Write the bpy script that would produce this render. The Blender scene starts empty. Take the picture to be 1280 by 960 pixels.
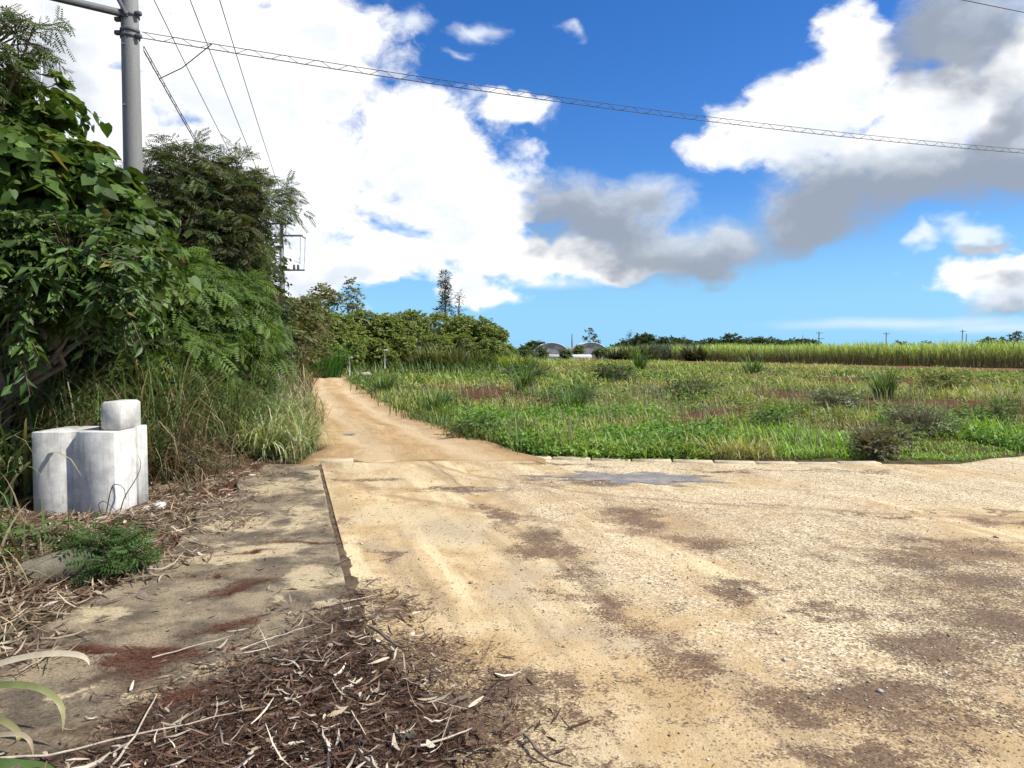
import bpy, math, random
import numpy as np
from math import radians as R

# ------------------------------------------------------------------ camera, sky, sun, exposure
scene = bpy.context.scene
COL = scene.collection
F_PX, CX, CY, HOR = 930.0, 640.0, 480.0, 438.0     # focal length and horizon row of the 1280x960 photograph
EYE = 1.6
SL = -0.297                                         # the road runs this much to the left per metre ahead
PITCH = math.atan((CY - HOR) / F_PX)

cam_d = bpy.data.cameras.new('camera')
cam_d.sensor_width = 36.0
cam_d.lens = F_PX / 1280.0 * 36.0
cam_d.clip_start, cam_d.clip_end = 0.05, 6000.0
cam = bpy.data.objects.new('camera', cam_d)
COL.objects.link(cam)
cam.location = (0, 0, EYE)
cam.rotation_euler = (math.pi / 2 - PITCH, 0, 0)
scene.camera = cam

SUN_AZ, SUN_EL = R(100), R(48)                      # azimuth from +Y towards +X
world = bpy.data.worlds.new('World')
scene.world = world
world.use_nodes = True
world.cycles.sampling_method = 'MANUAL'
world.cycles.sample_map_resolution = 256
scene.view_settings.view_transform = 'Standard'
scene.view_settings.look = 'None'
scene.view_settings.gamma = 1.0
scene.view_settings.exposure = 0.50
scene.view_settings.use_curve_mapping = False
scene.cycles.use_denoising = True
scene.cycles.max_bounces = 4
scene.cycles.diffuse_bounces = 3
scene.cycles.glossy_bounces = 2
scene.cycles.transmission_bounces = 3
scene.cycles.adaptive_threshold = 0.02
scene.cycles.transparent_max_bounces = 4
scene.cycles.caustics_reflective = False
scene.cycles.caustics_refractive = False
sun_d = bpy.data.lights.new('sun', 'SUN')
sun_d.energy = 4.8
sun_d.angle = R(0.5)
sun_d.color = (1.0, 0.955, 0.88)
sun = bpy.data.objects.new('sun', sun_d)
COL.objects.link(sun)
sun.location = (30, 20, 40)
sun.rotation_euler = (math.pi / 2 - SUN_EL, 0, math.pi - SUN_AZ)


def ray(px, py):
    u, v = (px - CX) / F_PX, (CY - py) / F_PX
    c, s = math.cos(PITCH), math.sin(PITCH)
    return np.array([u, c + v * s, -s + v * c])


def at(px, py, Y):
    d = ray(px, py)
    p = d * (Y / d[1])
    return np.array([p[0], p[1], p[2] + EYE])


def gp(px, py, z=0.0):
    d = ray(px, py)
    p = d * ((z - EYE) / d[2])
    return np.array([p[0], p[1], z])


class NT:
    """small helper round a node tree"""
    def __init__(s, tree):
        s.t = tree; s.n = tree.nodes; s.l = tree.links
        s.n.clear()
    def node(s, typ, **kw):
        n = s.n.new(typ)
        for k, v in kw.items():
            setattr(n, k, v)
        return n
    def put(s, sock, v):
        if hasattr(v, 'is_output'):
            s.l.new(v, sock)
        elif v is not None:
            sock.default_value = v
    def math(s, op, a, b=None, c=None, clamp=False):
        n = s.node('ShaderNodeMath', operation=op, use_clamp=clamp)
        for i, v in enumerate((a, b, c)):
            if v is not None: s.put(n.inputs[i], v)
        return n.outputs[0]
    def vmath(s, op, a, b=None, scale=None):
        n = s.node('ShaderNodeVectorMath', operation=op)
        s.put(n.inputs[0], a)
        if b is not None: s.put(n.inputs[1], b)
        if scale is not None: s.put(n.inputs[3], scale)
        return n.outputs['Value'] if op in ('LENGTH', 'DOT_PRODUCT', 'DISTANCE') else n.outputs[0]
    def noise(s, vec, scale, detail=4, rough=0.55, out=0, dist=0.0):
        n = s.node('ShaderNodeTexNoise')
        s.put(n.inputs['Vector'], vec)
        n.inputs['Scale'].default_value = scale
        n.inputs['Detail'].default_value = detail
        n.inputs['Roughness'].default_value = rough
        n.inputs['Distortion'].default_value = dist
        return n.outputs[out]
    def voro(s, vec, scale, out='Distance', feature='F1'):
        n = s.node('ShaderNodeTexVoronoi', feature=feature)
        s.put(n.inputs['Vector'], vec)
        n.inputs['Scale'].default_value = scale
        return n.outputs[out]
    def smooth(s, v, a, b, lo=0.0, hi=1.0):
        n = s.node('ShaderNodeMapRange', interpolation_type='SMOOTHSTEP')
        s.put(n.inputs[0], v)
        n.inputs[1].default_value, n.inputs[2].default_value = a, b
        n.inputs[3].default_value, n.inputs[4].default_value = lo, hi
        return n.outputs[0]
    def mix(s, f, a, b, blend='MIX'):
        n = s.node('ShaderNodeMix', data_type='RGBA', blend_type=blend)
        s.put(n.inputs[0], f)
        for i, v in ((6, a), (7, b)):
            if not hasattr(v, 'is_output') and len(v) == 3: v = (*v, 1.0)
            s.put(n.inputs[i], v)
        return n.outputs[2]
    def blob(s, vec, loc, rad, rot=0.0):
        """1 at the centre of an ellipse, 0 at its rim"""
        if rot == 0.0:
            n = s.node('ShaderNodeVectorMath', operation='MULTIPLY_ADD')
            s.put(n.inputs[0], vec)
            n.inputs[1].default_value = (1 / rad[0], 1 / rad[1], 0)
            n.inputs[2].default_value = (-loc[0] / rad[0], -loc[1] / rad[1], 0)
            return s.math('SUBTRACT', 1.0, s.vmath('LENGTH', n.outputs[0]))
        n = s.node('ShaderNodeMapping', vector_type='TEXTURE')
        s.put(n.inputs[0], vec)
        n.inputs['Location'].default_value = (loc[0], loc[1], 0)
        n.inputs['Rotation'].default_value = (0, 0, rot)
        n.inputs['Scale'].default_value = (rad[0], rad[1], 1)
        return s.math('SUBTRACT', 1.0, s.vmath('LENGTH', n.outputs[0]))
    def union(s, vals, k=0.15):
        r = vals[0]
        for v in vals[1:]:
            r = s.math('SMOOTH_MAX', r, v, k)
        return r


def azel(px, py):
    d = ray(px, py)
    d = d / np.linalg.norm(d)
    return math.atan2(d[0], d[1]), math.asin(d[2])


def build_world():
    w = NT(world.node_tree)
    out = w.node('ShaderNodeOutputWorld')
    bg = w.node('ShaderNodeBackground')
    bg.inputs[1].default_value = 0.1
    w.l.new(bg.outputs[0], out.inputs[0])
    sky = w.node('ShaderNodeTexSky', sky_type='NISHITA')
    sky.sun_disc = False
    sky.sun_elevation = SUN_EL
    sky.sun_rotation = SUN_AZ
    sky.altitude = 0.0
    sky.air_density = 1.0
    sky.dust_density = 0.25
    sky.ozone_density = 3.0
    hs = w.node('ShaderNodeHueSaturation')
    hs.inputs['Saturation'].default_value = 1.28
    hs.inputs['Value'].default_value = 0.92
    w.l.new(sky.outputs[0], hs.inputs['Color'])
    tc = w.node('ShaderNodeTexCoord')
    d = tc.outputs['Generated']
    sp = w.node('ShaderNodeSeparateXYZ')
    w.l.new(d, sp.inputs[0])
    az = w.math('ARCTAN2', sp.outputs[0], sp.outputs[1])
    el = w.math('ARCSINE', sp.outputs[2])
    cb = w.node('ShaderNodeCombineXYZ')
    w.l.new(az, cb.inputs[0]); w.l.new(el, cb.inputs[1])
    p0 = cb.outputs[0]
    st = w.vmath('MULTIPLY', d, (1.0, 1.0, 1.5))
    warp = w.vmath('SUBTRACT', w.noise(st, 5.0, 4, 0.6, out=1), (0.5, 0.5, 0.5))
    p = w.vmath('ADD', p0, w.vmath('MULTIPLY', warp, (0.20, 0.13, 0.0)))
    sw = w.vmath('ADD', st, w.vmath('MULTIPLY', warp, (0.10, 0.10, 0.10)))
    puff = w.math('MULTIPLY', w.math('SUBTRACT', w.noise(sw, 11.0, 7, 0.62), 0.5), 2.4)
    puff_b = w.math('MULTIPLY', w.math('SUBTRACT', w.noise(w.vmath('ADD', sw, (0.012, 0.0, 0.03)), 11.0, 5, 0.6), 0.5), 2.4)
    big = w.noise(st, 2.6, 3, 0.55)
    bill = w.math('SUBTRACT', 0.42, w.voro(sw, 17.0))

    def layer(items, k=0.25, pv=None):
        v = []
        for it in items:
            px, py, rx, ry, rot = it[:5]
            a, e = azel(px, py)
            c = math.cos(a)
            q = w.blob(p if pv is None else pv, (a, e), (rx / F_PX * c, ry / F_PX * c), R(-rot))
            v.append(q if len(it) < 6 else w.math('SUBTRACT', q, it[5]))
        return w.union(v, k)

    p_up = w.vmath('ADD', p, (0.012, 0.035, 0.0))                  # a little way towards the light
    # cumulus lit white
    WHITE = [(90, 60, 260, 260, 0), (290, 110, 225, 185, 0), (330, 230, 250, 140, 0), (180, 200, 230, 190, 0), (395, 60, 92, 140, 0),
             (510, 205, 165, 80, 0), (650, 150, 80, 28, 0, .15), (570, 265, 120, 70, 0), (610, 318, 210, 30, 0),
             (470, 330, 200, 28, 0), (610, 368, 70, 30, 0), (760, 318, 120, 30, 0), (330, 330, 160, 36, 0),
             (1020, 140, 130, 72, 0), (955, 180, 100, 44, 0), (1075, 85, 64, 60, 0), (1170, 150, 120, 66, 0),
             (1210, 105, 50, 60, 0), (1275, 70, 40, 60, 0), (1090, 190, 130, 44, 0), (1265, 140, 66, 74, 0),
             (1215, 352, 70, 32, 0), (1275, 335, 46, 32, 0)]
    white = layer(WHITE)
    white_up = layer(WHITE, .25, p_up)
    rough = w.math('ADD', w.math('MULTIPLY', puff, 0.62), w.math('MULTIPLY', bill, 0.42))
    wd = w.math('ADD', white, rough)
    wd_up = w.math('ADD', white_up, w.math('ADD', w.math('MULTIPLY', puff_b, 0.62), w.math('MULTIPLY', bill, 0.42)))
    wa = w.smooth(wd, 0.02, 0.44)
    wisp = layer([(515, 22, 56, 26, 0), (618, 46, 50, 20, 0), (575, 82, 40, 16, 0), (670, 150, 80, 24, 0), (640, 215, 70, 18, 0), (1195, 300, 60, 16, 0, -.1), (1146, 312, 26, 12, 0), (735, 35, 30, 16, 0, .2)], .1)
    wia = w.math('MULTIPLY', w.smooth(w.math('ADD', wisp, w.math('MULTIPLY', puff, 0.9)), 0.15, 1.1), 0.8)
    # shaded bases drifting in front
    GREY = [(748, 268, 115, 68, 0), (838, 302, 135, 52, 0), (695, 268, 60, 34, 0), (885, 312, 60, 28, 0),
            (1010, 268, 100, 66, 0), (1105, 225, 190, 66, 0), (1240, 205, 150, 76, 0), (1205, 40, 90, 90, 0), (1270, 125, 50, 80, 0, .15),
            (1256, 366, 76, 30, 0), (1215, 312, 50, 11, 0, .15), (70, 70, 190, 150, 0, .50), (390, 338, 150, 26, 0, .35)]
    grey = layer(GREY, .35)
    grey_up = layer(GREY, .35, p_up)
    gd = w.math('ADD', grey, w.math('MULTIPLY', rough, 0.72))
    gd_up = w.math('ADD', grey_up, w.math('MULTIPLY', puff_b, 0.40))
    ga = w.math('MULTIPLY', w.smooth(gd, 0.0, 0.60), 0.95)
    # sky away from the photographed part: the same broken cumulus
    gen = w.math('SUBTRACT', w.math('ADD', big, w.math('MULTIPLY', puff, 0.14)), 0.50)
    side = w.smooth(w.math('ABSOLUTE', az), 0.64, 0.85)
    high = w.smooth(el, 0.46, 0.62)
    away = w.math('MAXIMUM', side, high)
    ggen = w.math('MULTIPLY', w.smooth(gen, 0.0, 0.12), away)
    # thin veil low on the right
    veil = layer([(1130, 404, 230, 11, 0), (1260, 408, 160, 12, 0), (690, 352, 90, 12, 0), (350, 345, 130, 18, 0)], 0.2, w.vmath('ADD', p0, w.vmath('MULTIPLY', warp, (.05, .012, 0))))
    va = w.math('MULTIPLY', w.smooth(w.math('ADD', veil, w.math('MULTIPLY', puff, 0.3)), 0.0, 1.0), 0.65)
    CW = 10.0
    wcol = w.mix(w.smooth(w.math('SUBTRACT', wd_up, w.math('MULTIPLY', puff, 0.55)), 0.28, 1.0), (0.83 * CW, 0.83 * CW, 0.82 * CW), (0.68 * CW, 0.71 * CW, 0.76 * CW))
    wcol = w.mix(w.smooth(w.math('SUBTRACT', puff_b, puff), 0.0, 0.6, 0.0, 0.35), wcol, (0.55 * CW, 0.60 * CW, 0.67 * CW))
    gcol = w.mix(w.smooth(w.math('SUBTRACT', gd_up, w.math('MULTIPLY', puff, 0.35)), -0.35, 0.55), (0.55 * CW, 0.60 * CW, 0.67 * CW), (0.25 * CW, 0.285 * CW, 0.345 * CW))
    gencol = w.mix(w.smooth(gen, 0.02, 0.3), (0.80 * CW, 0.80 * CW, 0.80 * CW), (0.42 * CW, 0.46 * CW, 0.52 * CW))
    c = w.mix(1.0, hs.outputs[0], (0.66, 0.88, 1.20), 'MULTIPLY')
    c = w.mix(w.smooth(el, 0.22, -0.02, 0.0, 0.92), c, (0.22 * CW, 0.49 * CW, 0.74 * CW))
    c = w.mix(va, c, (0.60 * CW, 0.68 * CW, 0.76 * CW))
    c = w.mix(ggen, c, gencol)
    c = w.mix(wia, c, (0.72 * CW, 0.76 * CW, 0.80 * CW))
    c = w.mix(wa, c, wcol)
    c = w.mix(ga, c, gcol)
    w.l.new(c, bg.inputs[0])


build_world()

# ------------------------------------------------------------------ helpers: numbers, meshes, materials
rng = np.random.default_rng(7)


def _hash(ix, iy, s):
    h = (ix.astype(np.int64) * 374761393 + iy.astype(np.int64) * 668265263 + s * 1442695041) & 0xffffffff
    h = ((h ^ (h >> 13)) * 1274126177) & 0xffffffff
    return ((h ^ (h >> 16)) & 0xffffff) / float(0xffffff)


def vn(x, y, s=0):
    x = np.asarray(x, float); y = np.asarray(y, float)
    ix, iy = np.floor(x), np.floor(y)
    fx, fy = x - ix, y - iy
    fx, fy = fx * fx * (3 - 2 * fx), fy * fy * (3 - 2 * fy)
    a, b = _hash(ix, iy, s), _hash(ix + 1, iy, s)
    c, d = _hash(ix, iy + 1, s), _hash(ix + 1, iy + 1, s)
    return (a + (b - a) * fx) * (1 - fy) + (c + (d - c) * fx) * fy


def fbm(x, y, s=0, o=4):
    r, a, t = 0, 1.0, 0
    for k in range(o):
        r = r + a * vn(np.asarray(x) * 2 ** k, np.asarray(y) * 2 ** k, s + k); t += a; a *= 0.5
    return r / t


def sst(v, a, b):
    t = np.clip((np.asarray(v, float) - a) / (np.asarray(b, float) - a), 0, 1)
    return t * t * (3 - 2 * t)


def unit(v):
    return v / np.maximum(np.linalg.norm(v, axis=-1, keepdims=True), 1e-9)


class MB:
    """collects faces; build() links them as ONE mesh object"""
    def __init__(s):
        s.v, s.f, s.c, s.n = [], [], [], 0
    def add(s, v, f, c=None):
        v = np.asarray(v, float).reshape(-1, 3)
        f = np.asarray(f, int)
        s.v.append(v); s.f.append(f + s.n); s.n += len(v)
        if c is None: c = (0.5, 0.5, 0.5)
        c = np.asarray(c, float)
        s.c.append(np.broadcast_to(c, (len(v), 3)) if c.ndim == 1 else c)
        return s
    def mesh(s, name, mat, smooth=False):
        me = bpy.data.meshes.new(name)
        v = np.concatenate(s.v)
        c = np.concatenate(s.c)
        tot = np.concatenate([np.full(len(f), f.shape[1], np.int32) for f in s.f])
        li = np.concatenate([f.ravel() for f in s.f]).astype(np.int32)
        st = np.concatenate([[0], np.cumsum(tot)[:-1]]).astype(np.int32)
        me.vertices.add(len(v)); me.vertices.foreach_set('co', v.ravel().astype(np.float32))
        me.loops.add(len(li)); me.loops.foreach_set('vertex_index', li)
        me.polygons.add(len(tot)); me.polygons.foreach_set('loop_start', st); me.polygons.foreach_set('loop_total', tot)
        at_ = me.color_attributes.new('col', 'FLOAT_COLOR', 'POINT')
        at_.data.foreach_set('color', np.concatenate([c, np.ones((len(c), 1))], 1).ravel().astype(np.float32))
        me.update(calc_edges=True)
        me.validate()
        if smooth:
            me.polygons.foreach_set('use_smooth', np.ones(len(tot), bool))
        me.materials.append(mat)
        return me
    def build(s, name, mat, parent=None, smooth=False):
        o = bpy.data.objects.new(name, s.mesh(name, mat, smooth))
        COL.objects.link(o)
        if parent is not None:
            o.parent = parent
        return o
    def box(s, c, size, rz=0.0, col=None, bev=0.0):
        hx, hy, hz = np.array(size) / 2
        if bev <= 0:
            v = np.array([[x, y, z] for z in (-hz, hz) for x, y in ((-hx, -hy), (hx, -hy), (hx, hy), (-hx, hy))])
            f = [[3, 2, 1, 0], [4, 5, 6, 7], [0, 1, 5, 4], [1, 2, 6, 5], [2, 3, 7, 6], [3, 0, 4, 7]]
        else:
            b = bev
            ring = lambda ex, ey, z: [[-ex, -ey, z], [ex, -ey, z], [ex, ey, z], [-ex, ey, z]]
            def oct_(ex, ey, z):
                return [[-ex + b, -ey, z], [ex - b, -ey, z], [ex, -ey + b, z], [ex, ey - b, z], [ex - b, ey, z], [-ex + b, ey, z], [-ex, ey - b, z], [-ex, -ey + b, z]]
            v = np.array(oct_(hx - b, hy - b, -hz) + oct_(hx, hy, -hz + b) + oct_(hx, hy, hz - b) + oct_(hx - b, hy - b, hz))
            f = []
            for k in range(3):
                for i in range(8):
                    j = (i + 1) % 8
                    f.append([k * 8 + i, k * 8 + j, k * 8 + 8 + j, k * 8 + 8 + i])
            s_ = v.copy()
            c_, n_ = math.cos(rz), math.sin(rz)
            v = np.stack([s_[:, 0] * c_ - s_[:, 1] * n_, s_[:, 0] * n_ + s_[:, 1] * c_, s_[:, 2]], 1) + np.array(c)
            n0 = s.n
            s.add(v, f, col)
            s.f.append(np.array([[n0 + i for i in range(7, -1, -1)]])); s.f.append(np.array([[n0 + 24 + i for i in range(8)]]))
            return s
        c_, n_ = math.cos(rz), math.sin(rz)
        v = np.stack([v[:, 0] * c_ - v[:, 1] * n_, v[:, 0] * n_ + v[:, 1] * c_, v[:, 2]], 1) + np.array(c)
        return s.add(v, f, col)
    def tube(s, pts, rad, sides=6, col=None, cap=True):
        pts = np.asarray(pts, float); n = len(pts)
        rad = np.broadcast_to(np.asarray(rad, float), (n,))
        t = unit(np.gradient(pts, axis=0))
        ref = np.array([0, 0, 1.0]) if abs(t[:, 2]).mean() < 0.8 else np.array([1.0, 0, 0])
        a = unit(np.cross(t, ref)); b = np.cross(t, a)
        an = np.arange(sides) / sides * 2 * math.pi
        v = pts[:, None] + rad[:, None, None] * (a[:, None] * np.cos(an)[None, :, None] + b[:, None] * np.sin(an)[None, :, None])
        f = []
        for k in range(n - 1):
            for i in range(sides):
                j = (i + 1) % sides
                f.append([k * sides + i, k * sides + j, (k + 1) * sides + j, (k + 1) * sides + i])
        n0 = s.n
        s.add(v.reshape(-1, 3), f, col)
        if cap:
            s.f.append(np.array([[n0 + i for i in range(sides)]])); s.f.append(np.array([[n0 + (n - 1) * sides + i for i in range(sides - 1, -1, -1)]]))
        return s
    def inst(s, tv, tf, pos, X, Y, Z, size, col):
        """template tv/tf placed at pos with axes X (width), Y (length), Z (normal); size (N,3); col (N,3) or (N,M,3)"""
        pos = np.asarray(pos); n, m = len(pos), len(tv)
        size = np.broadcast_to(size, (n, 3))
        v = pos[:, None] + (tv[None, :, 0, None] * size[:, None, 0:1]) * X[:, None] + (tv[None, :, 1, None] * size[:, None, 1:2]) * Y[:, None] \
            + (tv[None, :, 2, None] * size[:, None, 2:3]) * Z[:, None]
        f = (np.asarray(tf)[None] + (np.arange(n) * m)[:, None, None]).reshape(-1, np.asarray(tf).shape[1])
        col = np.asarray(col)
        c = np.repeat(col, m, 0) if col.ndim == 2 else col.reshape(-1, 3)
        return s.add(v.reshape(-1, 3), f, c)
    def blades(s, root, head, length, width, lean, bend, cr, ct, nseg=4, twist=None):
        """grass blades: strips that rise from root, lean to head and droop"""
        n = len(root)
        if n == 0: return s
        length, width, lean, bend = [np.broadcast_to(np.asarray(q, float), (n,)) for q in (length, width, lean, bend)]
        h = np.stack([np.cos(head), np.sin(head), np.zeros(n)], 1)
        side = np.stack([-np.sin(head), np.cos(head), np.zeros(n)], 1)
        p = np.asarray(root, float).copy()
        V, Cc = [], []
        cr = np.broadcast_to(cr, (n, 3)); ct = np.broadcast_to(ct, (n, 3))
        for k in range(nseg + 1):
            t = k / nseg
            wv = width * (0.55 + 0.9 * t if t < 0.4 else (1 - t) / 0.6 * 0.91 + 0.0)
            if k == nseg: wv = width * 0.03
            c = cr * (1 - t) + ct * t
            V += [p - side * wv[:, None] / 2, p + side * wv[:, None] / 2]
            Cc += [c, c]
            th = lean + bend * (t + 0.5 / nseg) ** 1.5
            p = p + (h * np.sin(th)[:, None] + np.array([0, 0, 1.0]) * np.cos(th)[:, None]) * (length / nseg)[:, None]
        v = np.stack(V, 1); c = np.stack(Cc, 1)
        m = 2 * (nseg + 1)
        tf = np.array([[2 * k, 2 * k + 1, 2 * k + 3, 2 * k + 2] for k in range(nseg)])
        f = (tf[None] + (np.arange(n) * m)[:, None, None]).reshape(-1, 4)
        return s.add(v.reshape(-1, 3), f, c.reshape(-1, 3))


def tag(o, label=None, cat=None, group=None, kind=None):
    if label: o['label'] = label
    if cat: o['category'] = cat
    if group: o['group'] = group
    if kind: o['kind'] = kind
    return o


def thing(name, label, cat, loc=(0, 0, 0), rz=0.0, group=None):
    o = bpy.data.objects.new(name, None)
    o.empty_display_size = 0.2
    COL.objects.link(o)
    o.location = loc
    o.rotation_euler = (0, 0, rz)
    return tag(o, label, cat, group)


def material(name):
    m = bpy.data.materials.new(name)
    m.use_nodes = True
    t = NT(m.node_tree)
    out = t.node('ShaderNodeOutputMaterial')
    b = t.node('ShaderNodeBsdfPrincipled')
    t.l.new(b.outputs[0], out.inputs[0])
    return m, t, b, out


def mat_leaf(name, rough=0.5, trans=0.3, spec=0.4, tcol=(1.25, 1.2, 0.6), grain=18.0):
    m, t, b, out = material(name)
    a = t.node('ShaderNodeAttribute', attribute_name='col')
    g = t.node('ShaderNodeNewGeometry')
    n = t.noise(g.outputs['Position'], grain, 3)
    c = t.mix(1.0, a.outputs['Color'], t.mix(n, (0.72, 0.72, 0.72), (1.28, 1.28, 1.28)), 'MULTIPLY')
    t.put(b.inputs['Base Color'], c)
    b.inputs['Roughness'].default_value = rough
    b.inputs['Specular IOR Level'].default_value = spec
    tr = t.node('ShaderNodeBsdfTranslucent')
    t.put(tr.inputs[0], t.mix(1.0, c, tcol, 'MULTIPLY'))
    mx = t.node('ShaderNodeMixShader')
    mx.inputs[0].default_value = trans
    t.l.new(b.outputs[0], mx.inputs[1]); t.l.new(tr.outputs[0], mx.inputs[2])
    t.l.new(mx.outputs[0], out.inputs[0])
    return m


def mat_plain(name, col, rough=0.7, var=0.25, scale=6.0, bump=0.2, metal=0.0, fine=60.0, streak=False):
    m, t, b, out = material(name)
    g = t.node('ShaderNodeTexCoord')
    v = g.outputs['Object']
    if streak: v = t.vmath('MULTIPLY', v, (1.0, 1.0, 0.08))
    n = t.noise(v, scale, 6, 0.6)
    n2 = t.noise(g.outputs['Object'], fine, 3, 0.6)
    f = t.math('ADD', t.math('MULTIPLY', n, 0.7), t.math('MULTIPLY', n2, 0.3))
    f = t.smooth(f, 0.3, 0.7)
    c = np.array(col)
    t.put(b.inputs['Base Color'], t.mix(f, tuple(c * (1 - var)), tuple(np.minimum(c * (1 + var), 0.9))))
    b.inputs['Roughness'].default_value = rough
    b.inputs['Metallic'].default_value = metal
    bp = t.node('ShaderNodeBump')
    bp.inputs['Strength'].default_value = bump
    bp.inputs['Distance'].default_value = 0.01
    t.l.new(f, bp.inputs['Height']); t.l.new(bp.outputs[0], b.inputs['Normal'])
    return m


def block_material():
    m, t, b, out = material('pale_concrete')
    v = t.node('ShaderNodeTexCoord').outputs['Object']
    n = t.noise(v, 4.5, 8, 0.68)
    run = t.noise(t.vmath('MULTIPLY', v, (14.0, 14.0, 1.1)), 1.6, 5, 0.65)       # rain streaks
    pit = t.voro(v, 55.0)
    fine = t.noise(v, 110.0, 4, 0.7)
    c = t.mix(t.smooth(n, 0.36, 0.64), (0.43, 0.42, 0.375), (0.64, 0.62, 0.565))
    c = t.mix(t.math('MULTIPLY', t.smooth(run, 0.52, 0.68), 0.6), c, (0.27, 0.26, 0.21))
    c = t.mix(t.math('MULTIPLY', t.smooth(pit, 0.16, 0.05), 0.7), c, (0.2, 0.19, 0.17))
    c = t.mix(t.smooth(t.noise(v, 2.3, 6, 0.7), 0.63, 0.74), c, (0.30, 0.30, 0.22))
    c = t.mix(1.0, c, t.mix(fine, (0.75, 0.75, 0.75), (1.2, 1.2, 1.2)), 'MULTIPLY')
    t.put(b.inputs['Base Color'], c)
    b.inputs['Roughness'].default_value = 0.9
    bp = t.node('ShaderNodeBump')
    bp.inputs['Strength'].default_value = 0.5
    bp.inputs['Distance'].default_value = 0.01
    t.put(bp.inputs['Height'], t.math('ADD', t.math('ADD', n, t.math('MULTIPLY', fine, .3)), t.smooth(pit, 0.0, 0.2, -.4, 0.0)))
    t.l.new(bp.outputs[0], b.inputs['Normal'])
    return m


M = {}
M['broad'] = mat_leaf('broad_leaf', 0.55, 0.34, 0.28)
M['gloss'] = mat_leaf('glossy_leaf', 0.45, 0.28, 0.30)
M['fern'] = mat_leaf('feather_leaf', 0.6, 0.38, 0.3)
M['far'] = mat_leaf('far_leaf', 0.6, 0.42, 0.2, grain=3.0)
M['grass'] = mat_leaf('grass_blade', 0.5, 0.32, 0.35)
M['dry'] = mat_leaf('dry_leaf', 0.55, 0.12, 0.35, (1.1, 1.0, 0.8), grain=40.0)
M['bark'] = mat_plain('bark', (0.14, 0.105, 0.075), 0.9, 0.4, 9.0, 0.6)
M['pole'] = mat_plain('pole_concrete', (0.19, 0.192, 0.18), 0.75, 0.22, 5.0, 0.25, fine=40.0, streak=True)
M['steel'] = mat_plain('galvanised_steel', (0.085, 0.092, 0.098), 0.6, 0.25, 12.0, 0.1, 0.0)
M['wire'] = mat_plain('wire_sheath', (0.035, 0.035, 0.038), 0.55, 0.2, 8.0, 0.0)
M['porcelain'] = mat_plain('porcelain', (0.5, 0.5, 0.48), 0.3, 0.1, 8.0, 0.0)
M['block'] = block_material()
M['oldconc'] = mat_plain('old_concrete', (0.36, 0.32, 0.25), 0.9, 0.3, 5.0, 0.5, fine=120.0)
M['mossconc'] = mat_plain('mossy_concrete', (0.15, 0.135, 0.09), 0.95, 0.4, 6.0, 0.6, fine=80.0)
M['rust'] = mat_plain('rusty_steel', (0.10, 0.045, 0.025), 0.8, 0.3, 30.0, 0.3)
M['white'] = mat_plain('white_paint', (0.72, 0.72, 0.70), 0.6, 0.12, 10.0, 0.1)
M['net'] = mat_plain('grey_netting', (0.40, 0.39, 0.34), 0.9, 0.55, 0.6, 0.1, fine=12.0)
M['stone'] = mat_plain('pebble', (0.33, 0.28, 0.20), 0.85, 0.6, 25.0, 0.2)
M['straw'] = mat_plain('dry_wood', (0.42, 0.35, 0.26), 0.8, 0.3, 20.0, 0.3)
M['wood'] = mat_plain('brown_wood', (0.15, 0.105, 0.075), 0.85, 0.35, 20.0, 0.4)


def attr_material(name, rough, bump_scale, bump):
    """ground cover coloured by where each soil lies (the 'col' attribute), with grain on top"""
    m, t, b, out = material(name)
    a = t.node('ShaderNodeAttribute', attribute_name='col')
    v = t.node('ShaderNodeTexCoord').outputs['Object']
    n = t.noise(v, 5.0, 8, 0.65)
    n2 = t.voro(v, bump_scale)
    c = t.mix(1.0, a.outputs['Color'], t.mix(t.smooth(n, 0.3, 0.7), (0.6, 0.6, 0.6), (1.35, 1.35, 1.35)), 'MULTIPLY')
    c = t.mix(t.smooth(n2, 0.1, 0.6), c, t.mix(1.0, c, (0.75, 0.72, 0.7), 'MULTIPLY'))
    t.put(b.inputs['Base Color'], c)
    b.inputs['Specular IOR Level'].default_value = 0.08
    b.inputs['Roughness'].default_value = rough
    bp = t.node('ShaderNodeBump')
    bp.inputs['Strength'].default_value = bump
    bp.inputs['Distance'].default_value = 0.03
    t.put(bp.inputs['Height'], t.math('ADD', n, t.math('MULTIPLY', n2, 0.5)))
    t.l.new(bp.outputs[0], b.inputs['Normal'])
    return m


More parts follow.
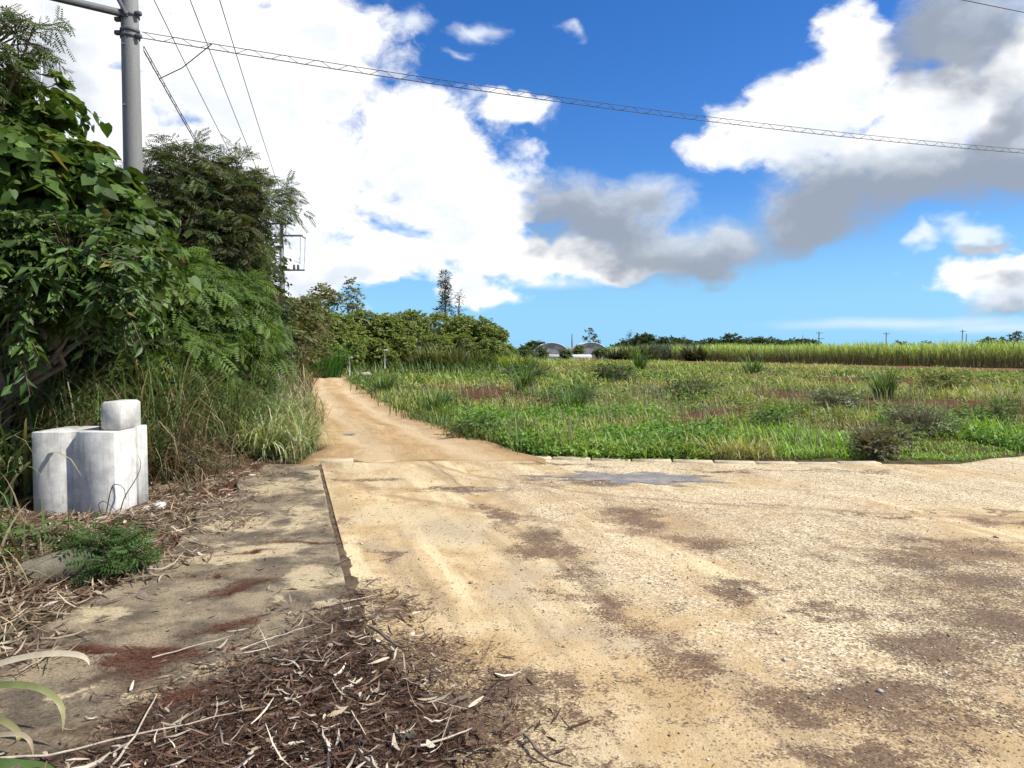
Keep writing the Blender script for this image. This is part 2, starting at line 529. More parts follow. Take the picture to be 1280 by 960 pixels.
def road_material():
    m, t, b, out = material('sandy_road')
    v = t.node('ShaderNodeTexCoord').outputs['Object']
    wv = t.vmath('SUBTRACT', t.noise(v, 1.6, 7, 0.68, out=1), (0.5, 0.5, 0.5))
    p = t.vmath('ADD', v, t.vmath('MULTIPLY', wv, (1.7, 1.7, 0.0)))
    pp = t.vmath('MULTIPLY', p, (1, 1, 0))
    mott = t.noise(v, 2.2, 9, 0.66)
    lowf = t.noise(v, 0.55, 5, 0.6)
    fine = t.noise(v, 55.0, 6, 0.75)
    grit = t.voro(v, 95.0, 'Color')
    gr = t.node('ShaderNodeSeparateColor'); t.l.new(grit, gr.inputs[0])
    grit2 = t.voro(v, 70.0, 'Color')
    gr2 = t.node('ShaderNodeSeparateColor'); t.l.new(grit2, gr2.inputs[0])
    sand = t.mix(t.smooth(mott, 0.36, 0.64), (0.43, 0.30, 0.148), (0.575, 0.43, 0.238))
    sand = t.mix(t.smooth(lowf, 0.42, 0.62), sand, (0.53, 0.425, 0.255))
    # gravelly right hand side
    spx = t.node('ShaderNodeSeparateXYZ'); t.l.new(v, spx.inputs[0])
    rot = t.node('ShaderNodeMapping', vector_type='TEXTURE')
    rot.inputs['Rotation'].default_value = (0, 0, math.atan(-SL)); rot.inputs['Scale'].default_value = (1, 9, 1)
    t.l.new(v, rot.inputs[0])
    trk = t.noise(rot.outputs[0], 2.6, 6, 0.6)                  # wear drawn out along the way the wheels go
    sand = t.mix(t.smooth(trk, 0.50, 0.66), sand, (0.36, 0.265, 0.145))
    sand = t.mix(t.smooth(trk, 0.47, 0.36), sand, (0.62, 0.50, 0.29))
    side = t.math('ADD', spx.outputs[0], t.math('MULTIPLY', spx.outputs[1], 0.297))       # distance right of the joint line
    gravelly = t.smooth(t.math('ADD', side, t.math('MULTIPLY', t.math('SUBTRACT', mott, 0.5), 2.0)), 1.7, 2.7)
    gravelly = t.math('MULTIPLY', gravelly, t.smooth(lowf, 0.3, 0.55))
    speck = t.smooth(gr2.outputs[0], 0.45, 0.95)
    sand = t.mix(t.math('MULTIPLY', gravelly, t.math('MULTIPLY', speck, 0.85)), sand, (0.70, 0.62, 0.45))
    sand = t.mix(t.math('MULTIPLY', gravelly, t.smooth(gr2.outputs[1], 0.62, 0.9)), sand, (0.24, 0.175, 0.105))
    # grey asphalt showing where the sand is thin
    thin = t.union([t.blob(pp, gp(650, 730)[:2], (0.42, 1.0), R(17)), t.blob(pp, gp(560, 660)[:2], (0.45, 0.9), R(17)),
                    t.blob(pp, gp(480, 690)[:2], (0.22, 0.8), R(17)), t.blob(pp, gp(740, 800)[:2], (0.3, 0.5), R(17))])
    sand = t.mix(t.math('MULTIPLY', t.smooth(t.math('ADD', thin, t.math('MULTIPLY', t.math('SUBTRACT', fine, 0.5), 0.8)), 0.1, 0.8), 0.5), sand, (0.34, 0.285, 0.20))
    # damp brown earth stains
    br = [(1225, 735, 0.75, 1.15, 10), (1275, 800, 0.6, 0.9, 0), (1160, 690, 0.25, 0.35, 0), (1262, 655, 0.5, 0.28, 0),
          (800, 648, 0.50, 0.85, 12), (870, 680, 0.35, 0.35, 0), (690, 690, 0.26, 1.05, 17), (760, 765, 0.24, 0.8, 17), (620, 642, 0.16, 1.0, 17), (840, 840, .16, .5, 17),
          (1090, 868, 0.65, 0.36, 0), (1200, 900, 0.6, 0.35, 0), (1180, 820, .5, .4, 0), (1110, 950, .5, .2, 0), (1240, 690, .6, .5, 0), (990, 880, 0.22, 0.25, 0),
          (560, 613, 0.95, 0.13, 0), (700, 580, 0.9, 0.14, 0), (450, 600, 0.5, 0.18, 0),
          (960, 632, 0.45, 0.07, -12), (1100, 642, 0.8, 0.06, 0), (1230, 640, 0.6, 0.06, 4), (920, 745, 0.22, 0.5, 15),
          (630, 900, 0.20, 0.40, 0), (800, 890, 0.09, 0.14, 30), (720, 872, 0.28, 0.2, 0), (850, 880, 0.2, 0.2, 0), (770, 945, 0.3, 0.1, 0),
          (470, 700, 0.13, 0.30, 17), (480, 745, 0.16, 0.2, 0), (1050, 760, 0.2, 0.3, 0), (900, 588, 0.7, 0.1, 0), (1050, 590, 1.0, 0.06, 0), (770, 600, 1.3, .45, 0), (600, 860, .26, .45, 0), (575, 815, .2, .3, 0), (500, 770, .16, .3, 0), (640, 930, .22, .3, 0), (350, 900, .7, .35, 0), (440, 830, .45, .5, 0), (545, 890, .42, .75, 0), (520, 830, .35, .5, 0), (590, 910, .3, .6, 0), (460, 755, .2, .3, 0), (560, 960, .4, .3, 0)]
    st = t.union([t.blob(pp, gp(a, c)[:2], (rx, ry), R(ro)) for a, c, rx, ry, ro in br], 0.1)
    st = t.math('ADD', st, t.math('MULTIPLY', t.math('SUBTRACT', mott, 0.5), 3.6))
    st = t.math('ADD', st, t.math('MULTIPLY', t.math('SUBTRACT', fine, 0.5), 1.6))
    st = t.math('ADD', st, t.math('MULTIPLY', t.math('SUBTRACT', gr.outputs[2], 0.5), 0.75))
    st = t.math('ADD', st, t.math('MULTIPLY', t.math('SUBTRACT', gr2.outputs[2], 0.5), 0.45))
    earth = t.mix(gr.outputs[0], (0.075, 0.045, 0.026), (0.185, 0.115, 0.066))
    c = t.mix(t.math('MULTIPLY', t.smooth(st, -0.05, 0.80), 0.93), sand, earth)
    # wheel tracks swinging from the track round to the right
    for rad_, wd_, amt in ((6.35, .10, .75), (6.62, .05, .4), (7.85, .12, .65), (5.2, .08, .35)):
        dc = t.math('SUBTRACT', t.vmath('LENGTH', t.vmath('SUBTRACT', t.vmath('MULTIPLY', v, (1, 1, 0)), (4.5, 13.5, 0))), rad_)
        dc = t.math('ABSOLUTE', t.math('ADD', dc, t.math('MULTIPLY', t.math('SUBTRACT', lowf, 0.5), 0.9)))
        arc = t.math('MULTIPLY', t.smooth(dc, wd_, 0.0), t.math('MULTIPLY', t.smooth(mott, 0.36, 0.55), amt))
        c = t.mix(arc, c, (0.27, 0.165, 0.080))
    # worn groove along the crown of the road
    d1 = t.math('ABSOLUTE', t.math('ADD', t.math('SUBTRACT', side, 1.98), t.math('MULTIPLY', t.math('SUBTRACT', mott, 0.5), 0.16)))
    line = t.math('MULTIPLY', t.smooth(d1, 0.05, 0.0), t.smooth(lowf, 0.36, 0.55))
    c = t.mix(t.math('MULTIPLY', line, 0.6), c, (0.20, 0.135, 0.08))
    c = t.mix(1.0, c, t.mix(fine, (0.68, 0.67, 0.65), (1.32, 1.32, 1.32)), 'MULTIPLY')
    c = t.mix(t.smooth(gr.outputs[1], 0.90, 0.99), c, t.mix(1.0, c, (0.45, 0.42, 0.4), 'MULTIPLY'))
    t.put(b.inputs['Base Color'], c)
    t.put(b.inputs['Roughness'], t.smooth(st, 0.1, 1.0, 0.95, 0.72))
    b.inputs['Specular IOR Level'].default_value = 0.2
    bp = t.node('ShaderNodeBump')
    bp.inputs['Strength'].default_value = 0.55
    bp.inputs['Distance'].default_value = 0.02
    h = t.math('ADD', t.math('MULTIPLY', fine, 0.5), t.math('MULTIPLY', t.voro(v, 85.0), 0.25))
    h = t.math('ADD', h, t.math('MULTIPLY', mott, 1.4))
    h = t.math('SUBTRACT', h, t.math('MULTIPLY', line, 0.5))
    t.put(bp.inputs['Height'], h)
    t.l.new(bp.outputs[0], b.inputs['Normal'])
    return m


def apron_material():
    m, t, b, out = material('weathered_apron')
    v = t.node('ShaderNodeTexCoord').outputs['Object']
    wv = t.vmath('SUBTRACT', t.noise(v, 2.0, 7, 0.68, out=1), (0.5, 0.5, 0.5))
    pp = t.vmath('MULTIPLY', t.vmath('ADD', v, t.vmath('MULTIPLY', wv, (1.0, 1.0, 0.0))), (1, 1, 0))
    mott = t.noise(v, 2.6, 9, 0.66)
    fine = t.noise(v, 70.0, 6, 0.75)
    base = t.mix(t.smooth(mott, 0.36, 0.64), (0.092, 0.073, 0.050), (0.26, 0.205, 0.130))
    sandy = [(290, 833, .17, .14, 25), (345, 750, .10, .10, 0), (410, 757, .15, .10, 0), (100, 865, .15, .08, 0), (150, 885, .10, .06, 0), (425, 730, .12, .1, 0),
             (375, 650, .22, .9, 14), (300, 655, .4, .45, 0), (405, 600, .16, 1.3, 17), (350, 610, .4, .7, 0), (330, 690, .5, .3, 0), (280, 700, .4, .25, 0), (385, 720, .2, .4, 10), (140, 770, .3, .12, 0)]
    sd = t.union([t.blob(pp, gp(a, c)[:2], (rx, ry), R(ro)) for a, c, rx, ry, ro in sandy], 0.08)
    sd = t.math('ADD', sd, t.math('MULTIPLY', t.math('SUBTRACT', mott, 0.5), 2.6))
    c = t.mix(t.math('MULTIPLY', t.smooth(sd, 0.0, 0.6), 0.85), base, (0.42, 0.335, 0.205))
    dk = t.union([t.blob(pp, gp(a, c_)[:2], (rx, ry), R(ro)) for a, c_, rx, ry, ro in [(330, 880, .8, .22, 25), (200, 930, .8, .25, 15), (420, 790, .4, .25, 30), (60, 800, .5, .12, 0), (180, 840, .45, .2, 20)]], .1)
    dk = t.math('ADD', dk, t.math('MULTIPLY', t.math('SUBTRACT', mott, 0.5), 2.2))
    c = t.mix(t.math('MULTIPLY', t.smooth(dk, 0.0, 0.7), 0.85), c, (0.060, 0.036, 0.022))
    c = t.mix(1.0, c, t.mix(t.smooth(fine, .25, .75), (0.5, 0.5, 0.5), (1.6, 1.6, 1.55)), 'MULTIPLY')
    t.put(b.inputs['Base Color'], c)
    b.inputs['Roughness'].default_value = 0.85
    b.inputs['Specular IOR Level'].default_value = 0.2
    bp = t.node('ShaderNodeBump')
    bp.inputs['Strength'].default_value = 0.5
    bp.inputs['Distance'].default_value = 0.012
    t.put(bp.inputs['Height'], t.math('ADD', fine, t.math('MULTIPLY', mott, 1.2)))
    t.l.new(bp.outputs[0], b.inputs['Normal'])
    return m


def dirt_material():
    m, t, b, out = material('dirt_track')
    v = t.node('ShaderNodeTexCoord').outputs['Object']
    a = t.node('ShaderNodeAttribute', attribute_name='col')     # red channel: how far across the track
    sc = t.node('ShaderNodeSeparateColor'); t.l.new(a.outputs['Color'], sc.inputs[0])
    ac = t.vmath('MULTIPLY', a.outputs['Color'], (5.0, 16.0, 0.0))
    mott = t.noise(ac, 1.0, 8, 0.66)
    fine = t.noise(v, 40.0, 6, 0.75)
    c = t.mix(t.smooth(mott, 0.30, 0.70), (0.38, 0.245, 0.115), (0.55, 0.395, 0.215))
    c = t.mix(t.math('MULTIPLY', t.smooth(t.noise(v, 3.2, 7, 0.7), 0.50, 0.66), 0.5), c, (0.27, 0.165, 0.08))
    u = t.math('ADD', sc.outputs[0], t.math('MULTIPLY', t.math('SUBTRACT', mott, 0.5), 0.12))
    rut = t.math('MAXIMUM', t.smooth(t.math('ABSOLUTE', t.math('SUBTRACT', u, 0.3)), 0.14, 0.03), t.smooth(t.math('ABSOLUTE', t.math('SUBTRACT', u, 0.72)), 0.14, 0.03))
    c = t.mix(t.math('MULTIPLY', rut, 0.55), c, (0.56, 0.44, 0.28))
    edge = t.smooth(t.math('ABSOLUTE', t.math('SUBTRACT', u, 0.5)), 0.36, 0.5)
    c = t.mix(t.math('MULTIPLY', edge, 0.6), c, (0.20, 0.125, 0.06))
    c = t.mix(1.0, c, t.mix(fine, (0.6, 0.58, 0.55), (1.4, 1.4, 1.4)), 'MULTIPLY')
    t.put(b.inputs['Base Color'], c)
    b.inputs['Roughness'].default_value = 0.95
    b.inputs['Specular IOR Level'].default_value = 0.1
    bp = t.node('ShaderNodeBump')
    bp.inputs['Strength'].default_value = 0.7
    bp.inputs['Distance'].default_value = 0.07
    t.put(bp.inputs['Height'], t.math('ADD', t.math('MULTIPLY', fine, 0.5), t.math('MULTIPLY', mott, 1.6)))
    t.l.new(bp.outputs[0], b.inputs['Normal'])
    return m


M['ground'] = attr_material('field_earth', 0.95, 14.0, 0.9)
M['mulch'] = attr_material('rotted_mulch', 0.9, 60.0, 1.0)
M['road'] = road_material()
M['apron'] = apron_material()
M['dirt'] = dirt_material()

# ------------------------------------------------------------------ terrain


def joint_x(y):
    return gp(400, 582)[0] + SL * (y - gp(400, 582)[1])


TR_L = np.array([(-2.85, 10.6), (-3.2, 12.5), (-4.45, 17.1), (-7.84, 28.6), (-12.25, 46.5), (-16.3, 60), (-25, 78)])
TR_R = np.array([(0.55, 10.9), (-0.8, 13.6), (-2.25, 17.1), (-5.84, 28.6), (-10.5, 46.5), (-14.3, 60), (-22.6, 78)])


def track_x(side, y):
    a = TR_L if side == 'L' else TR_R
    return np.interp(y, a[:, 1], a[:, 0])


def far_edge(x):
    """far edge of the paved junction"""
    return np.interp(x, [-4, -2.7, 0.5, 2.2, 3.4, 4.7, 6.2, 7.4, 9, 14, 40, 90], [10.55, 10.62, 11.02, 10.72, 10.5, 10.42, 10.5, 11.1, 11.8, 13.2, 20, 33])


def apron_left(y):
    return np.interp(y, [-4, 1, 3.4, 4.9, 6.5, 9.2, 10.7], [-2.6, -2.6, -2.7, -2.75, -2.95, -3.3, -3.4])


def left_line(y):
    """where the left hand verge begins"""
    return np.where(y < 10.6, apron_left(y), track_x('L', y))


def T(x, y):
    x = np.asarray(x, float); y = np.asarray(y, float)
    z = (fbm(x * 0.35, y * 0.35, 3, 3) - 0.5) * 0.16 + (fbm(x * 1.7, y * 1.7, 9, 3) - 0.5) * 0.10
    paved = sst(far_edge(x) + 0.5 - y, 0.0, 0.4) * sst(x - apron_left(y), -0.6, 0.0)
    inside = sst(x - track_x('L', y), -0.9, 0.1) * sst(track_x('R', y) - x, -0.9, 0.1) * sst(y, 9.5, 10.5) * sst(y, 78.5, 77)
    flat = np.maximum(paved, inside)
    bank = sst(left_line(y) - x, np.where(y < 9.6, 1.3, 0.1), np.where(y < 9.6, 3.4, 2.6)) * 0.42 + sst(left_line(y) - x, 2.0, 8.0) * 0.3
    z = z + bank * sst(y, 200, 90)
    return z * (1 - flat) + flat * (-0.05)


def axis(lo, a, b, hi, step, grow=1.10):
    m = list(np.arange(a, b + 1e-6, step))
    s, q = step, m[-1]
    while q < hi:
        s *= grow; q += s; m.append(q)
    s, q, pre = step, m[0], []
    while q > lo:
        s *= grow; q -= s; pre.append(q)
    return np.array(pre[::-1] + m)


def grid_faces(nx, ny):
    i = np.arange(nx - 1)[None, :] + (np.arange(ny - 1) * nx)[:, None]
    return np.stack([i, i + 1, i + nx + 1, i + nx], -1).reshape(-1, 4)


BARE = [(gp(1090, 505), 2.6, 2.2), (gp(1210, 512), 2.2, 1.6), (gp(818, 497), 1.3, 1.5), (gp(610, 495), 1.2, 2.5), (gp(1020, 497), 1.5, 2.5), (gp(705, 545), .35, .5), (gp(900, 520), .6, .7), (gp(760, 515), .5, .6), (gp(640, 500), 1.2, 1.5), (gp(1130, 478), 4, 3)]


def bareness(x, y):
    v = np.zeros_like(x)
    for c, rx, ry in BARE:
        v = np.maximum(v, 1.4 - np.hypot((x - c[0]) / (rx * 1.25), (y - c[1]) / (ry * 1.7)))
    return v + (fbm(x * 1.2, y * 1.2, 91, 3) - .5) * 1.1


def soil_colour(x, y):
    n = fbm(x * 0.5, y * 0.5, 21, 4)
    red = np.array([0.120, 0.052, 0.029]); olive = np.array([0.085, 0.085, 0.035]); brown = np.array([0.10, 0.066, 0.04]); straw = np.array([0.20, 0.15, 0.075])
    k = np.maximum(sst(n, 0.42, 0.62), sst(bareness(x, y), .1, .5))[..., None]
    c = olive * (1 - k) + red * k
    lf = sst(left_line(y) - x, -0.3, 0.8)[..., None]
    c = c * (1 - lf) + brown * lf
    far = sst(y, 70, 150)[..., None]
    c = c * (1 - far) + np.array([0.10, 0.12, 0.035]) * far
    # the bare strip ploughed along the cane
    d = cane_side(x, y)
    tr = (sst(d, -9.5, -8) * sst(d, 1.5, 0))[..., None]
    return c * (1 - tr) + np.array([0.225, 0.115, 0.066]) * tr


CANE_A, CANE_B = gp(838, 450.5), gp(1280, 460.5)


def cane_side(x, y):
    """metres behind the front of the cane field (negative: in front of it)"""
    t = unit((CANE_A - CANE_B)[:2]); n = np.array([t[1], -t[0]])
    if n[1] < 0: n = -n
    return (x - CANE_B[0]) * n[0] + (y - CANE_B[1]) * n[1]


def build_ground():
    xs = axis(-2500, -9, 13, 2500, 0.16, 1.075); ys = axis(-400, 0.5, 20, 3200, 0.16, 1.06)
    X, Y = np.meshgrid(xs, ys)
    Z = T(X, Y) * sst(np.hypot(X, Y), 400, 150)
    MB().add(np.stack([X, Y, Z], -1).reshape(-1, 3), grid_faces(len(xs), len(ys)), soil_colour(X, Y).reshape(-1, 3)).build('ground', M['ground'], smooth=True)['kind'] = 'structure'


def sheet(name, X, Y, Z, mat, col=None, skirt=0.06):
    """a height-field sheet whose rim turns down into the ground"""
    Z = Z.copy()
    Z[0, :] -= skirt; Z[-1, :] -= skirt; Z[:, 0] -= skirt; Z[:, -1] -= skirt
    ny, nx = X.shape
    o = MB().add(np.stack([X, Y, Z], -1).reshape(-1, 3), grid_faces(nx, ny), None if col is None else col.reshape(-1, 3)).build(name, mat, smooth=True)
    o['kind'] = 'structure'
    return o


def und(x, y):
    return (fbm(x * 0.8, y * 0.8, 31, 3) - 0.5) * 0.022


def build_roads():
    nu, nt = 220, 150
    u = np.linspace(0, 1, nu) ** 2.0
    tt = 1 - (1 - np.linspace(0, 1, nt)) ** 0.9
    U, TT = np.meshgrid(u, tt)
    y = -5 + TT * 15.9
    xl = joint_x(y) + 0.02 + np.where(y < 4.5, (fbm(y * 2, y * 0, 5, 2) - 0.5) * 0.05, 0)
    X = xl + U * (60 - xl)
    ye = far_edge(X) + 0.10 - 0.05 * ((X > -2.95) & (X < 3.0)) + (fbm(X * 1.3, X * 0, 77, 3) - 0.5) * 0.24 * (X > 3.0)
    Y = -5 + TT * (ye + 5)
    X = joint_x(Y) + 0.02 + U * (60 - joint_x(Y) - 0.02)
    sheet('paved_road', X, Y, und(X, Y) + 0.004, M['road'])
    # apron left of the joint
    U, TT = np.meshgrid(np.linspace(0, 1, 60), np.linspace(0, 1, 140))
    Y = -4 + TT * 14.42
    xr = joint_x(Y) - 0.008 - .008 * sst(fbm(Y * 3.1, Y * 0, 17, 3), .5, .8)
    xl = apron_left(Y) + (fbm(Y * 1.2, Y * 0, 15, 3) - 0.5) * 0.4
    X = xl + U * (xr - xl)
    sheet('concrete_apron', X, Y, und(X, Y) + 0.010 + 0.0 * X, M['apron'])
    # earth packed into the joint
    Y = np.linspace(-3, 10.4, 120)[:, None] + np.zeros((1, 3)); X = joint_x(Y) + np.array([[-.03, 0, .03]]) * (1 + 4.5 * sst(Y, 6.6, 5.2) * (.4 + fbm(Y * 2.5, np.array([[0., 5., 9.]]) + 0 * Y, 73, 2))) 
    sheet('joint_filling', X, Y, und(X, Y) - .006 + (fbm(X * 9, Y * 9, 71, 2) - .5) * .022 + np.array([[-.014, .020, -.014]]) * sst(Y, 6.8, 5.6), M['ground'], np.broadcast_to(np.array([.15, .11, .068]), X.shape + (3,)), 0)
    # the track
    U, TT = np.meshgrid(np.linspace(0, 1, 40), np.linspace(0, 1, 240) ** 1.5)
    y0 = 10.80 - .55 * sst(vn(U * 7.0, U * 0, 83), .40, .8) - .1 * U
    Y = y0 + TT * (76.8 - y0)
    xl = track_x('L', Y) - 0.15 + (fbm(Y * 0.9, Y * 0, 55, 3) - 0.5) * 0.5
    xr = track_x('R', Y) + 0.15 + (fbm(Y * 0.9, Y * 0 + 9, 56, 3) - 0.5) * 0.5
    X = xl + U * (xr - xl)
    rut = np.exp(-((U - 0.30) / 0.09) ** 2) + np.exp(-((U - 0.72) / 0.09) ** 2)
    Z = und(X, Y) + 0.014 - 0.03 * rut * sst(Y, 11.2, 13) + (fbm(X * 2.5, Y * 2.5, 60, 3) - 0.5) * 0.05 * sst(Y, 11, 12.5)
    sheet('dirt_road', X, Y, Z, M['dirt'], np.stack([U, (Y - 10) / 66, 0 * U], -1))


def build_kerb():
    k = tag(bpy.data.objects.new('kerb', None), kind='structure')
    COL.objects.link(k)
    base = MB().box((0, 0, 0), (0.565, 0.20, 0.12), 0, None, 0.008)
    me = base.mesh('kerb_block', M['kerb'])
    x, i = -2.88, 0
    while x < 4.9:
        xc = x + 0.29
        yc = float(far_edge(xc)) + 0.12
        yb = float(far_edge(xc + 0.29)) + 0.12; ya = float(far_edge(xc - 0.29)) + 0.12
        o = bpy.data.objects.new('kerb_block', me)
        COL.objects.link(o)
        o.parent = k
        o.location = (xc, yc, float(und(np.array([xc]), np.array([yc]))[0]) - 0.0570 + random.uniform(-0.003, 0.003) + (0.012 if i == 0 else 0))
        o.rotation_euler = (random.uniform(-.01, .01), random.uniform(-.01, .01), math.atan2(yb - ya, 0.58) + random.uniform(-.012, .012))
        x += 0.58; i += 1


def puddle(name, c, rx, ry, rot, seed, label_kind='structure'):
    n = 64
    a = np.arange(n) / n * 2 * math.pi
    r = np.clip(0.15 + 1.7 * (fbm(np.cos(a) * 2.2 + seed, np.sin(a) * 2.2, seed, 4) - .12), .35, 1.3)
    x, y = np.cos(a) * r * rx, np.sin(a) * r * ry
    cr, sr = math.cos(rot), math.sin(rot)
    X, Y = c[0] + x * cr - y * sr, c[1] + x * sr + y * cr
    zc = und(np.array([c[0]]), np.array([c[1]]))[0]
    v = [(c[0], c[1], zc + 0.0085)]
    rings = (0.35, 0.7, 1.0)
    cc = [(1, 1, 1)]
    f = []
    for k, q in enumerate(rings):
        px, py = c[0] + (X - c[0]) * q, c[1] + (Y - c[1]) * q
        v += list(np.stack([px, py, und(px, py) + (0.009 if q < 1 else 0.007)], 1))
        cc += [((1 - q) / .65,) * 3] * n
    tri = [[0, 1 + i, 1 + (i + 1) % n] for i in range(n)]
    quad = [[1 + k * n + i, 1 + (k + 1) * n + i, 1 + (k + 1) * n + (i + 1) % n, 1 + k * n + (i + 1) % n] for k in range(2) for i in range(n)]
    mb = MB().add(v, tri, np.array(cc))
    mb.f.append(np.array(quad))
    o = mb.build(name, M['wet'], smooth=True)
    o['kind'] = label_kind


def wet_material():
    m, t, b, out = material('wet_ground')
    v = t.node('ShaderNodeTexCoord').outputs['Object']
    n = t.noise(v, 4.0, 6, 0.6)
    t.put(b.inputs['Base Color'], t.mix(t.smooth(n, 0.35, 0.65), (0.17, 0.145, 0.12), (0.30, 0.25, 0.19)))
    t.put(b.inputs['Roughness'], t.smooth(n, 0.38, 0.6, 0.12, 0.65))
    b.inputs['Specular IOR Level'].default_value = 0.5
    bp = t.node('ShaderNodeBump')
    bp.inputs['Strength'].default_value = 0.06
    bp.inputs['Distance'].default_value = 0.01
    t.put(bp.inputs['Height'], t.noise(v, 30.0, 4, 0.6)); t.l.new(bp.outputs[0], b.inputs['Normal'])
    # the water thins out to damp patches at its rim
    a = t.node('ShaderNodeAttribute', attribute_name='col')
    e = t.math('ADD', a.outputs['Fac'], t.math('MULTIPLY', t.math('SUBTRACT', t.noise(v, 5.0, 7, 0.7), 0.5), 1.8))
    tr = t.node('ShaderNodeBsdfTransparent'); mx = t.node('ShaderNodeMixShader')
    t.put(mx.inputs[0], t.smooth(e, 0.1, 0.6))
    t.l.new(tr.outputs[0], mx.inputs[1]); t.l.new(b.outputs[0], mx.inputs[2]); t.l.new(mx.outputs[0], out.inputs[0])
    return m


M['wet'] = wet_material()
M['kerb'] = mat_plain('kerb_concrete', (0.47, 0.39, 0.26), 0.9, 0.3, 4.0, 0.5, fine=90.0)
random.seed(5)
build_ground()
build_roads()
build_kerb()
puddle('puddle', gp(772, 597), 1.45, 0.62, -0.12, 4)
puddle('puddle', (-3.1, 14.2, 0), 0.22, 0.14, 0.0, 9)

# ------------------------------------------------------------------ leaves and trees
# templates: x = width (-.5..5), y = length (0..1), z = normal
HEART_V = np.array([[0, 0, 0], [-.30, -.10, .02], [-.50, .18, .05], [-.40, .52, .03], [0, 1.0, -.10], [.40, .52, .03], [.50, .18, .05], [.30, -.10, .02], [0, .42, -.06]])
HEART_F = np.array([[8, 0, 1], [8, 1, 2], [8, 2, 3], [8, 3, 4], [8, 4, 5], [8, 5, 6], [8, 6, 7], [8, 7, 0]])
LANCE_V = np.array([[0, 0, 0], [-.5, .42, .10], [0, .46, -.04], [.5, .42, .10], [0, 1, -.14]])
LANCE_F = np.array([[0, 2, 1], [0, 3, 2], [1, 2, 4], [2, 3, 4]])
DIAM_V = np.array([[0, 0, 0], [-.5, .45, .06], [.5, .45, .06], [0, 1, -.05]])
DIAM_F = np.array([[0, 2, 1], [1, 2, 3]])


def frond_template(pairs=6):
    v, f = [], []
    for k in range(pairs):
        y0 = 0.18 + 0.78 * k / (pairs - 1)
        L = 0.48 * (1 - 0.45 * abs(k / (pairs - 1) - 0.35))
        for s in (-1, 1):
            dx, dy = s * math.cos(R(28)), math.sin(R(28))
            nx, ny = -dy, dx
            w = 0.055
            b = len(v)
            v += [[0, y0, 0], [dx * L * .5 + nx * w, y0 + dy * L * .5 + ny * w, .03], [dx * L * .5 - nx * w, y0 + dy * L * .5 - ny * w, .03], [dx * L, y0 + dy * L, -.07]]
            f += [[b, b + 2, b + 1], [b + 1, b + 2, b + 3]]
    return np.array(v), np.array(f)


FROND_V, FROND_F = frond_template()
TEMPL = {'heart': (HEART_V, HEART_F), 'lance': (LANCE_V, LANCE_F), 'diam': (DIAM_V, DIAM_F), 'frond': (FROND_V, FROND_F)}


def jitter_col(base, n, amt=0.25, r=rng, yellow=0.0):
    b = np.asarray(base, float)
    c = b[None] * (1 + (r.random((n, 1)) - 0.5) * 2 * amt) * (1 + (r.random((n, 3)) - 0.5) * 0.16)
    if yellow > 0:
        k = r.random(n) < yellow
        c[k] = np.array([0.22, 0.17, 0.05]) * (0.7 + 0.6 * r.random((k.sum(), 1)))
    return np.clip(c, 0.005, 0.8)


